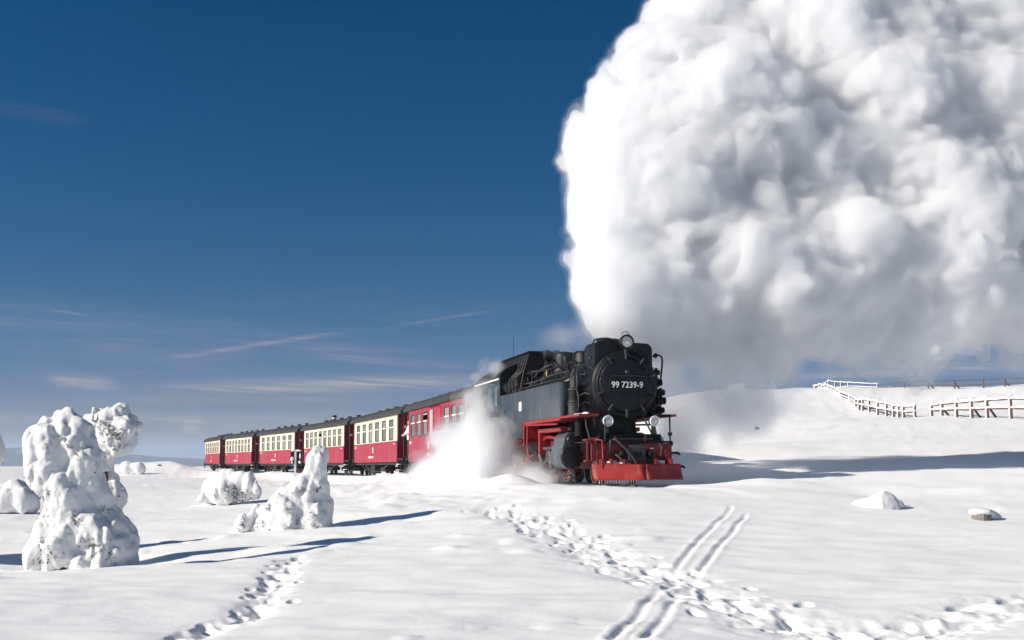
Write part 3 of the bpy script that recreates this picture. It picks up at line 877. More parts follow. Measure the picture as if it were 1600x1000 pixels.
# frame, cylinders and motion
for sy in (-1, 1):
    y = 0.40 * sy
    MB().box(-11.9, -0.42, y - 0.02, y + 0.02, 0.42, 1.25).build('frame_plate', M['shaded_red'], loco)
    yc = 1.00 * sy
    pill = circle(yc, 0.74, 0.335, 180, 360, 12) + circle(yc - 0.04 * sy, 1.16, 0.24, 0, 180, 10)
    cb = MB().prism(pill, 'x', -3.35, -2.32).build('cylinder', M['casing'], loco)
    MB().lathe([(0.335, 0.0), (0.335, 0.03), (0.28, 0.05), (0.10, 0.09), (0.0, 0.10)], (-2.318, yc, 0.74), n=24).build('cylinder_cover', M['black'], cb)
    MB().lathe([(0.20, 0.0), (0.20, 0.04), (0.14, 0.07), (0.0, 0.08)], (-2.318, yc - 0.04 * sy, 1.16), n=20).build('valve_cover', M['black'], cb)
    bo = MB()
    for k in range(10):
        a = R(36 * k); bo.cyl((-2.29, yc + 0.30 * math.cos(a), 0.74 + 0.30 * math.sin(a)), (-2.26, yc + 0.30 * math.cos(a), 0.74 + 0.30 * math.sin(a)), 0.02, n=6)
    tag(bo.build('bolts', M['steel'], cb), kind='stuff')
    dr = MB()
    for x in (-2.5, -2.9, -3.2): dr.curve([(x, yc, 0.42), (x + 0.05, yc - 0.05 * sy, 0.28), (x + 0.25, yc - 0.05 * sy, 0.24)], 0.025, 6)
    dr.build('drain_cock', M['iron'], cb)
    MB().box(-4.95, -3.36, yc - 0.06, yc + 0.06, 0.96, 1.04).build('slide_bar', M['steel'], loco)
    MB().cyl((-4.3, yc, 0.74), (-3.3, yc, 0.74), 0.04, n=10).build('piston_rod', M['steel'], loco)
    MB().box(-4.62, -4.22, yc - 0.08, yc + 0.08, 0.62, 0.94, 0.02).build('crosshead', M['steel'], loco)
    MB().box(-5.15, -2.85, yc - 0.16, yc + 0.16, 1.44, 1.56, 0.01).build('motion_girder', M['red'], loco)
    MB().box(-5.10, -4.96, yc - 0.16, yc + 0.16, 0.82, 1.438, 0.01).build('motion_bracket', M['red'], loco)
    MB().curve([(-5.0, yc, 1.25), (-4.6, yc, 1.32), (-3.4, yc, 1.24)], 0.05, 8).build('valve_rod', M['red'], loco)
    MB().curve([(-5.5, yc, 1.2), (-5.52, yc, 0.9), (-5.3, yc, 0.6)], 0.05, 6).build('expansion_link', M['steel'], loco)
    WX = (-4.25, -5.35, -6.45, -7.55, -8.65)
    def wheel(x, r, name):
        yi, yo_ = (0.46 * sy, 0.57 * sy)
        lo_y = min(yi, yo_)
        w = MB().lathe([(r * 0.80, 0.0), (r, 0.0), (r, 0.10), (r * 0.80, 0.11), (r * 0.80, 0.0)], (x, lo_y, r), 'y', 32).build(name, M['steel'], loco)
        sp = MB().lathe([(0.0, -0.02), (0.13, -0.02), (0.13, 0.14), (0.0, 0.14)], (x, lo_y, r), 'y', 14)
        nS = 11 if r > 0.4 else 7
        for k in range(nS):
            a = 2 * math.pi * k / nS
            sp.tube([(x + 0.1 * math.cos(a), lo_y + 0.055, r + 0.1 * math.sin(a)), (x + r * 0.84 * math.cos(a), lo_y + 0.055, r + r * 0.84 * math.sin(a))], 0.032, 6)
        if r > 0.4: sp.prism([(r - 0.38, x - 0.22), (r - 0.30, x - 0.30), (r - 0.30, x + 0.30), (r - 0.38, x + 0.22)], 'y', lo_y + 0.02, lo_y + 0.115)
        sp.build('spokes', M['red'], w)
        return w
    for x in WX: wheel(x, 0.50, 'driving_wheel')
    wheel(-1.75, 0.31, 'leading_wheel'); wheel(-10.2, 0.31, 'trailing_wheel')
    ca = R(215); cxo, czo = 0.24 * math.cos(ca), 0.24 * math.sin(ca)
    MB().tube([(WX[0] + cxo, 0.66 * sy, 0.5 + czo), (WX[4] + cxo, 0.66 * sy, 0.5 + czo)], 0.05, 6).build('coupling_rod', M['steel'], loco)
    MB().tube([(-4.42, 0.98 * sy, 0.74), (WX[2] + cxo, 0.80 * sy, 0.5 + czo)], 0.055, 6).build('connecting_rod', M['steel'], loco)
    for x in WX: MB().cyl((x + cxo, 0.56 * sy, 0.5 + czo), (x + cxo, 0.86 * sy, 0.5 + czo), 0.07, n=10).build('crank_pin', M['steel'], loco)
for x in (-1.75, -4.25, -5.35, -6.45, -7.55, -8.65, -10.2):
    MB().cyl((x, -0.5, 0.31 if x in (-1.75, -10.2) else 0.5), (x, 0.5, 0.31 if x in (-1.75, -10.2) else 0.5), 0.075, n=10).build('axle', M['iron'], loco)

# smokebox saddle and the dark clutter under it
MB().box(-2.9, -1.1, -0.38, 0.38, 1.25, 1.85).build('saddle', M['soot'], loco)
for y in (-0.86, 0.86): MB().cyl((-2.75, y * 0.8, 1.85), (-2.75, y * 1.12, 1.30), 0.11, n=14).build('steam_pipe', M['soot'], loco)
for (x, y, z0, z1) in ((-0.85, -0.42, 1.12, 1.85), (-0.85, 0.45, 1.12, 1.85)):
    MB().tube([(x + 0.3, y * 1.6, z0), (x, y, z1)], 0.025, 6).build('front_stay', M['iron'], loco)

# air pump (visible side) and feed pump (far side)
def pump(sy, x):
    y = 1.06 * sy
    p = MB()
    for (z0, z1, r) in ((1.86, 2.14, 0.17), (2.20, 2.52, 0.155), (2.58, 2.80, 0.10)):
        p.cyl((x, y, z0), (x, y, z1), r, n=18)
        for z in (z0, z1): p.cyl((x, y, z - 0.02), (x, y, z + 0.02), r + 0.025, n=18)
    p.cyl((x, y, 1.82), (x, y, 2.9), 0.05, n=8)
    o = p.build('air_pump' if sy < 0 else 'feed_pump', M['iron'], loco)
    f = MB()
    for k in range(9): f.cyl((x, y, 2.225 + 0.032 * k), (x, y, 2.237 + 0.032 * k), 0.172, n=16)
    f.build('cooling_fins', M['soot'], o)
    for (pts, r) in (([(x + 0.1, y, 2.5), (x + 0.26, y, 2.62), (x + 0.22, y, 2.9), (x - 0.1, y * 0.9, 3.1)], 0.03), ([(x + 0.1, y, 1.95), (x + 0.32, y, 1.98), (x + 0.34, y, 2.3), (x + 0.2, y, 2.5)], 0.022), ([(x - 0.12, y, 2.1), (x - 0.3, y, 2.2), (x - 0.3, y, 2.8), (x - 0.2, y * 0.9, 3.2)], 0.03)):
        MB().curve(pts, r).build('pump_pipe', M['iron'], o)
pump(-1, -1.85); pump(1, -1.55)
for (z, s_) in ((1.40, 0.13), (1.62, 0.09)):
    MB().cyl((-1.6, -1.02, z - s_), (-1.6, -1.02, z + s_), 0.12, n=14).cyl((-1.6, -1.02, z + s_), (-1.6, -1.02, z + s_ + 0.05), 0.05, n=8).build('lubricator', M['soot'], loco)
for (z, y, r) in ((2.95, 0.98, 0.09), (2.68, 1.02, 0.11), (2.42, 1.10, 0.10), (2.20, 1.10, 0.12), (1.95, 1.08, 0.10)):
    MB().cyl((-1.1, y - r, z), (-1.1, y + r, z), r * 0.8, n=12).cyl((-1.1, y, z - 0.12), (-1.1, y, z + 0.12), 0.045, n=8).build('valve_body', M['soot'], loco)
MB().curve([(-1.0, 0.86, 3.36), (-1.0, 0.98, 3.40), (-1.0, 1.10, 3.36), (-1.0, 1.12, 3.2), (-1.0, 1.08, 2.85), (-1.0, 1.04, 2.6)], 0.026).cyl((-1.0, 0.90, 3.36), (-1.0, 0.97, 3.42), 0.06, n=8).build('stand_pipe', M['soot'], loco)
for sy in (-1, 1):
    for k, z in enumerate((2.1, 2.35, 2.6, 2.85, 3.05)):
        MB().curve([(-1.0 - 0.1 * k, 0.88 * sy, z), (-1.3, 0.97 * sy, z + 0.04), (-2.2, 0.95 * sy, z + 0.06 * (k - 2))], 0.018).build('smokebox_pipe', M['iron' if k % 2 else 'soot'], loco)

# front end: beam, deck, coupler, plough, hoses, steps, rails
bm_ = MB().box(-0.36, -0.30, -1.12, 1.06, 0.62, 1.06, 0.01).build('buffer_beam', M['shaded_red'], loco)
mk = MB()
for k in range(3): mk.box(-0.30, -0.297, 0.47, 0.56, 0.83 + 0.045 * k, 0.85 + 0.045 * k)
mk.build('beam_lettering', M['white'], bm_)
MB().box(-1.6, -0.28, -1.14, 1.08, 1.075, 1.12, 0.008).build('front_deck', M['soot'], loco)
MB().box(-0.56, -0.50, -0.85, 0.85, 1.121, 1.30).build('deck_plate', M['soot'], loco)
MB().tube([(-0.34, -0.55, 1.17), (-0.34, 0.55, 1.17)], 0.02, 6).build('uncoupling_rod', M['iron'], loco)
cp = MB().box(-0.30, -0.06, -0.22, 0.26, 0.60, 0.96, 0.02).build('coupler', M['iron'], loco)
MB().box(-0.06, -0.04, -0.10, 0.14, 0.70, 0.84).build('coupler_mouth_shade', M['hole'], cp)  # dark slab coloured like the shade in the coupler's opening
MB().prism([(0.96, -0.10), (1.02, -0.14), (1.02, -0.24), (0.96, -0.28)], 'y', -0.12, 0.16).build('coupler_cap', M['iron'], cp)
for y in (-0.36, 0.40): MB().lathe([(0.10, -0.30), (0.09, -0.12), (0.07, -0.06), (0.0, -0.05)], (0.0, y, 0.78), n=14).build('side_buffer_pad', M['soot'], cp)
MB().curve([(-0.26, 0.30, 0.80), (-0.12, 0.36, 0.66), (-0.10, 0.42, 0.78), (-0.22, 0.46, 0.88)], 0.028).build('coupling_hook', M['soot'], cp)

def plough_wing(sy):
    nu, nv = 10, 7; V = []; Fs = []
    for side in (0, 1):
        for i in range(nu + 1):
            u = i / nu
            for j in range(nv + 1):
                v = j / nv
                y = (0.02 + 1.17 * u) * sy
                x0 = 0.62 - 0.60 * u
                bul = 0.10 * (1 - v) ** 2 - 0.02 * v + 0.05 * v * v
                top = 0.52 + 0.015 * u
                V.append((x0 + bul - 0.02 * side - 0.10 * v, y, 0.13 + (top - 0.13) * v))
    n = (nu + 1) * (nv + 1)
    for i in range(nu):
        for j in range(nv):
            a = i * (nv + 1) + j; q = (a, a + nv + 1, a + nv + 2, a + 1)
            q = q if sy > 0 else q[::-1]
            Fs.append(q); Fs.append(tuple(k + n for k in q[::-1]))
    rim_ = [i * (nv + 1) for i in range(nu + 1)] + [nu * (nv + 1) + j for j in range(1, nv + 1)] + [i * (nv + 1) + nv for i in range(nu - 1, -1, -1)] + [j for j in range(nv - 1, 0, -1)]
    for k in range(len(rim_)):
        a, b = rim_[k], rim_[(k + 1) % len(rim_)]
        q = (a, a + n, b + n, b); Fs.append(q if sy > 0 else q[::-1])
    return MB().add(V, Fs, True)
pg = MB().box(0.0, 0.52, -0.03, 0.03, 0.2, 0.5).build('snow_plough', M['plough'], loco)
for sy in (-1, 1): plough_wing(sy).build('plough_wing', M['plough'], pg)
for y in (-0.95, -0.70, -0.35, 0.5, 0.9):
    MB().box(-0.28, 0.10, y - 0.02, y + 0.02, 0.42, 0.66).box(-0.28, -0.20, y - 0.05, y + 0.05, 0.42, 0.90).build('plough_bracket', M['shaded_red'], pg)
ic = MB()
for k in range(14):
    y = -1.05 + 0.07 * k + rp.uniform(-0.02, 0.02); ic.cyl((0.05 + 0.02 * k, y, 0.16), (0.05 + 0.02 * k, y, 0.03), 0.018, 0.004, n=5)
ic.build('icicle', M['white'], pg)
for pts, r in (([(-0.30, -0.55, 1.05), (-0.12, -0.56, 1.16), (-0.02, -0.40, 1.0), (0.05, -0.15, 0.72), (0.08, -0.05, 0.50), (0.06, -0.16, 0.40), (0.0, -0.30, 0.52), (-0.08, -0.45, 0.70), (-0.2, -0.52, 0.78)], 0.032),
               ([(-0.30, -0.62, 1.05), (-0.15, -0.66, 1.14), (-0.12, -0.68, 0.98), (-0.25, -0.66, 0.7)], 0.025), ([(-0.30, -0.24, 0.95), (-0.16, -0.20, 0.88), (-0.16, -0.24, 0.76), (-0.28, -0.30, 0.72)], 0.025),
               ([(-0.30, 0.70, 1.05), (-0.16, 0.72, 0.98), (-0.14, 0.70, 0.80), (-0.2, 0.66, 0.66)], 0.024)):
    MB().curve(pts, r, 8).build('brake_hose', M['rubber'], loco)
for pts in ([(-0.32, -1.0, 1.05), (-0.25, -1.02, 1.14), (-0.18, -0.86, 1.14), (-0.2, -0.84, 0.6)], [(-0.3, -0.80, 1.0), (-0.2, -0.78, 0.9), (-0.24, -0.76, 0.5)]):
    MB().tube(pts, 0.03, 6).build('red_stay', M['red'], loco)
st = MB().box(-0.62, -0.34, -1.24, -1.02, 1.13, 1.16).box(-0.40, -0.36, -1.22, -1.18, 0.62, 1.13).box(-0.62, -0.34, -1.24, -1.02, 0.60, 0.63)
st.build('front_step', M['red'], loco)
MB().tube([(-0.45, -1.1, 1.16), (-0.7, -1.12, 1.5), (-0.8, -1.1, 1.8)], 0.018, 6).build('handrail', M['iron'], loco)
MB().tube([(-0.38, -0.72, 1.12), (-0.38, -0.72, 1.66)], 0.018, 6).build('handrail', M['iron'], loco)
MB().tube([(-0.38, 1.05, 0.62), (-0.38, 1.05, 1.80)], 0.022, 8).ball((-0.38, 1.05, 1.30), 0.06).tube([(-0.38, 1.05, 1.79), (-0.38, 0.75, 1.79), (-0.9, 0.75, 1.80)], 0.022, 6).box(-0.5, -0.34, 0.72, 1.07, 1.74, 1.80).build('corner_rail', M['soot'], loco)
MB().tube([(-0.62, 0.80, 1.12), (-0.75, 0.72, 1.75)], 0.03, 6).build('handrail', M['iron'], loco)
for (z, L) in ((0.80, 0.20), (0.46, 0.32)):
    MB().curve([(-0.32, 1.04, z + 0.01), (-0.30, 1.04 + L * 0.6, z + 0.015), (-0.28, 1.04 + L, z), (-0.26, 1.06 + L, z - 0.04)], 0.03).ball((-0.30, 1.04 + L * 0.8, z + 0.01), 0.045).build('brake_cock', M['soot'], loco)
MB().box(-0.50, -0.30, 1.02, 1.10, 1.00, 1.10, 0.01).build('deck_corner', M['soot'], loco)

# cab and bunker
cabp = MB()
def cab_side(sy):
    y0, y1 = (-1.30, -1.255) if sy < 0 else (1.255, 1.30)
    m_ = MB()
    W = [(-10.02, -9.42), (-10.95, -10.35)]
    m_.box(-12.45, -9.185, y0, y1, 1.32, 2.45)
    m_.box(-12.45, -9.185, y0, y1, 3.12, 3.34)
    xs_ = [-12.45] + [v for w in sorted(W) for v in w] + [-9.185]
    for a, b in zip(xs_[0::2], xs_[1::2]): m_.box(a, b, y0, y1, 2.452, 3.118)
    o = m_.build('cab_side', M['tank'], loco)
    for (a, b) in W:
        MB().box(a + 0.001, b - 0.001, (y0 + y1) / 2 - 0.005, (y0 + y1) / 2 + 0.005, 2.453, 3.117).build('cab_window', M['glass'], o)
        MB().box(a - 0.03, b + 0.03, y0 - 0.012 if sy < 0 else y1, y0 if sy < 0 else y1 + 0.012, 2.42, 2.45).build('window_sill', M['iron'], o)
    if sy < 0:
        for z in (2.17, 1.86, 1.55): MB().box(-9.75, -9.25, y0 - 0.004, y0 + 0.03, z - 0.06, z + 0.06).build('step_hole_shade', M['hole'], o)  # uncut dark blocks, painted as the shade of cab footholds
        lv = MB()
        for k in range(5): lv.box(-10.45, -9.9, y0 - 0.012, y0, 1.95 + 0.05 * k, 1.975 + 0.05 * k)
        lv.build('louvre', M['iron'], o)
        MB().tube([(-9.24, y0 - 0.05, 1.5), (-9.24, y0 - 0.05, 3.0)], 0.016, 6).build('grab_rail', M['iron'], o)
    return o
M['glass'] = pbsdf('dull_glass', (0.10, 0.13, 0.15), 0.06, spec=0.8)
for sy in (-1, 1): cab_side(sy)
fw = MB().prism([(-1.25, 1.32), (1.25, 1.32), (1.25, 3.33)] + [(1.25 * math.cos(R(t)), 3.33 + 0.55 * math.sin(R(t))) for t in range(15, 180, 15)] + [(-1.25, 3.33)], 'x', -9.22, -9.19).build('cab_front', M['black'], loco)
for y in (-1.02, 1.02): MB().cyl((-9.17, y, 3.05), (-9.155, y, 3.05), 0.17, n=18).build('front_window', M['glass'], fw)
outer = [(1.36 * math.cos(R(t)), 3.31 + 0.62 * math.sin(R(t))) for t in range(0, 181, 12)]
inner = [(1.30 * math.cos(R(t)), 3.31 + 0.57 * math.sin(R(t))) for t in range(180, -1, -12)]
rf_ = MB(); n_ = len(outer)
for k in range(n_ - 1):
    quad_ = [outer[k], outer[k + 1], inner[n_ - 2 - k], inner[n_ - 1 - k]]
    rf_.prism(quad_, 'x', -12.5, -9.0)
rf_.build('cab_roof', M['soot'], loco)
MB().box(-12.5, -9.0, -1.40, -1.34, 3.295, 3.345).build('roof_gutter', M['white'], loco)
hd = MB().prism([(-0.70, 3.72), (0.70, 3.72), (0.58, 4.12), (-0.58, 4.12)], 'x', -12.0, -8.05).build('roof_vent', M['soot'], loco)
MB().box(-12.1, -7.95, -0.64, 0.64, 4.12, 4.155).build('vent_lid', M['soot'], hd)
MB().prism([(-0.98, 2.72), (0.98, 2.72), (0.98, 3.30), (0.72, 3.62), (0.45, 3.72), (-0.45, 3.72), (-0.72, 3.62), (-0.98, 3.30)], 'x', -9.185, -7.95).build('firebox_cladding', M['soot'], loco)
for k in range(4): MB().tube([(-8.0 - 0.3 * k, -0.66, 4.0), (-7.75 - 0.3 * k, -0.86, 3.5), (-7.6 - 0.3 * k, -1.04, 2.85)], 0.02, 6).build('roof_stay', M['iron'], loco)
for k in range(6):
    x = -8.95 + 0.2 * k
    MB().curve([(x, -0.99, 2.78), (x + 0.05, -1.05, 3.05), (x - 0.06, -1.0, 3.30), (x + 0.1, -0.80, 3.55)], 0.022, 6).build('cladding_pipe', M['soot' if k % 2 else 'iron'], loco)
MB().cyl((-11.2, -0.3, 4.12), (-11.2, -0.3, 4.95), 0.008, n=5).build('antenna', M['soot'], loco)
MB().box(-12.48, -12.44, -1.25, 1.25, 1.32, 3.30).build('cab_back', M['black'], loco)
MB().box(-12.75, -12.35, -1.1, 1.1, 0.62, 1.06).build('rear_beam', M['red'], loco)
for k, z in enumerate((0.45, 0.75, 1.05)): MB().box(-10.6, -10.1, -1.36, -1.18, z, z + 0.03).build('cab_step', M['red'], loco)

# ------------------------------------------------------------------ coaches: X forward, origin at the front wall of the body, Z from the rail
M['coach_red'] = pbsdf('coach_red', (0.34, 0.018, 0.036), 0.42, var=0.10, vscale=1.5, stain=(0.30, 0.10, 0.11, 0.55), bump=0.04, bscale=5)
M['coach_dark'] = pbsdf('coach_end_red', (0.15, 0.008, 0.017), 0.5, var=0.12, vscale=2)
M['cream'] = pbsdf('coach_cream', (0.78, 0.69, 0.51), 0.45, var=0.06, vscale=2, stain=(0.55, 0.46, 0.33, 0.5))
M['roof'] = pbsdf('roof_felt', (0.035, 0.034, 0.034), 0.7, var=0.2, vscale=2, stain=(0.06, 0.058, 0.055, 0.5))
M['under'] = pbsdf('underframe', (0.022, 0.020, 0.019), 0.7, var=0.3, vscale=4, stain=(0.10, 0.09, 0.08, 0.4))
M['winframe'] = pbsdf('window_rubber', (0.05, 0.05, 0.05), 0.5)
M['bar'] = pbsdf('window_bar', (0.62, 0.62, 0.58), 0.45)
M['frost'] = pbsdf('frosted_white', (0.72, 0.73, 0.74), 0.6)
mg = bpy.data.materials.new('coach_glass'); mg.use_nodes = True
for n in list(mg.node_tree.nodes): mg.node_tree.nodes.remove(n)
q = NG(mg.node_tree)
tr_ = q.n('ShaderNodeBsdfTransparent'); tr_.inputs[0].default_value = (0.55, 0.60, 0.62, 1)
gl_ = q.n('ShaderNodeBsdfPrincipled'); gl_.inputs['Base Color'].default_value = (0.40, 0.42, 0.40, 1); gl_.inputs['Roughness'].default_value = 0.12
oi_ = q.n('ShaderNodeObjectInfo')
q.put(gl_.inputs['Base Color'], q.mix(oi_.outputs['Random'], (0.22, 0.24, 0.24, 1), (0.52, 0.53, 0.50, 1)))
mx_ = q.n('ShaderNodeMixShader'); mx_.inputs[0].default_value = 0.6
q.put(mx_.inputs[1], tr_.outputs[0]); q.put(mx_.inputs[2], gl_.outputs[0])
q.put(q.n('ShaderNodeOutputMaterial').inputs['Surface'], mx_.outputs[0])
M['coach_glass'] = mg

BL, GAP, S0 = 12.29, 3.27, 13.97
PLAT = 1.15
HB = 1.25
_mesh = {}


def shared(key, fn, mat):
    if key not in _mesh:
        me = fn().mesh(key); me.materials.append(mat); _mesh[key] = me
    return _mesh[key]


def put(name, key, fn, mat, parent, loc=(0, 0, 0), rz=0.0):
    o = bpy.data.objects.new(name, shared(key, fn, mat)); COL.objects.link(o); o.parent = parent; o.location = loc; o.rotation_euler = (0, 0, rz)
    return o


ROOF = [(-1.34, 3.06)] + [(1.34 * math.cos(R(t)) * (1.0 if abs(math.cos(R(t))) < 0.9 else 1.0), 3.10 + 0.50 * math.sin(R(t)) ** 0.85) for t in range(180, -1, -10)] + [(1.34, 3.06)]


def strips(m_, spans, z0, z1, L, y0, y1):
    """wall with openings: spans are (x0,x1) windows along the wall"""
    xs_ = [-L] + [v for s_ in sorted(spans) for v in s_] + [0.0]
    for a, b in zip(xs_[0::2], xs_[1::2]): m_.box(a, b, y0, y1, z0, z1)


def make_window(parent, x, w, y, sy, open_top=False, zb=1.86, zt=2.84):
    """frame, bar and two panes set in an opening"""
    h = zt - zb
    def frame():
        f = MB(); r_ = 0.09; t_ = 0.035
        def rr2(g_):
            a, b = w / 2 + g_, h / 2 + g_; r3 = max(0.02, r_ + g_); o = []
            for (cx, cz, a0) in ((a - r3, b - r3, 0), (-a + r3, b - r3, 90), (-a + r3, -b + r3, 180), (a - r3, -b + r3, 270)):
                o += [(cx + r3 * math.cos(R(a0 + k * 22.5)), cz + r3 * math.sin(R(a0 + k * 22.5))) for k in range(5)]
            return o
        O, I = rr2(t_), rr2(-0.012); n = len(O)
        V = [(p[0], yy, p[1]) for yy in (-0.014, 0.03) for ring in (O, I) for p in ring]
        Fs = []
        for k in range(n):
            j = (k + 1) % n
            Fs += [(k, j, n + j, n + k), (2 * n + k, 3 * n + k, 3 * n + j, 2 * n + j), (k, 2 * n + k, 2 * n + j, j), (n + k, n + j, 3 * n + j, 3 * n + k)]
        return f.add(V, Fs)
    fr = put('window', 'window_%.2f_%.2f' % (w, h), frame, M['winframe'], parent, (x, y, zb + h / 2), 0 if sy < 0 else math.pi)
    put('crossbar', 'crossbar_%.2f' % w, lambda: MB().box(-w / 2 + 0.01, w / 2 - 0.01, -0.012, 0.02, -0.03, 0.03), M['bar'], fr, (0, 0, h * 0.12))
    put('pane', 'lower_pane_%.2f_%.2f' % (w, h), lambda: MB().box(-w / 2, w / 2, 0.018, 0.026, -h / 2, h * 0.12 - 0.03), M['coach_glass'], fr)
    if open_top:
        put('crossbar', 'dropped_bar_%.2f' % w, lambda: MB().box(-w / 2 + 0.02, w / 2 - 0.02, 0.0, 0.02, -0.02, 0.02), M['bar'], fr, (0, 0, h * 0.42))
    else:
        put('pane', 'upper_pane_%.2f_%.2f' % (w, h), lambda: MB().box(-w / 2, w / 2, 0.018, 0.026, h * 0.12 + 0.03, h / 2), M['coach_glass'], fr)
    return fr


def bogie(parent, x):
    def fr():
        m_ = MB()
        for s_ in (-1, 1):
            m_.box(-0.95, 0.95, s_ * 0.72 - 0.04, s_ * 0.72 + 0.04, 0.34, 0.52)
            for a in (-0.62, 0.62): m_.box(a - 0.12, a + 0.12, s_ * 0.72 - 0.09, s_ * 0.72 + 0.09, 0.28, 0.50, 0.02)
            m_.cyl((0, s_ * 0.74, 0.30), (0, s_ * 0.74, 0.58), 0.10, n=10)
        m_.box(-0.2, 0.2, -0.72, 0.72, 0.42, 0.58)
        return m_
    b = put('bogie', 'bogie', fr, M['under'], parent, (x, 0, 0))
    def wh():
        m_ = MB()
        for s_ in (-1, 1):
            lo_y = 0.46 if s_ > 0 else -0.57
            m_.lathe([(0.0, 0.02), (0.27, 0.02), (0.30, 0.0), (0.345, 0.0), (0.345, 0.11), (0.27, 0.11), (0.0, 0.09)], (0, lo_y, 0.345), 'y', 20)
        return m_.cyl((0, -0.5, 0.345), (0, 0.5, 0.345), 0.07, n=8)
    for a in (-0.62, 0.62): put('wheelset', 'wheelset', wh, M['iron'], b, (a, 0, 0))
    return b


def marks(name, rows, w, seed, ch=0.07):
    def f():
        m_ = MB(); r = random.Random(seed)
        for k in range(rows):
            x = -w / 2
            while x < w / 2:
                d = r.uniform(0.04, 0.09)
                if r.random() < 0.82: m_.box(x, x + d, -0.004, 0.0, -k * ch * 1.5, -k * ch * 1.5 + ch)
                x += d + 0.03
        return m_
    return f


def emblem():
    return MB().box(-0.11, 0.11, -0.004, 0, -0.15, -0.05).box(-0.11, 0.11, -0.004, 0, -0.02, 0.14).box(-0.05, 0.05, -0.007, -0.004, 0.01, 0.10)


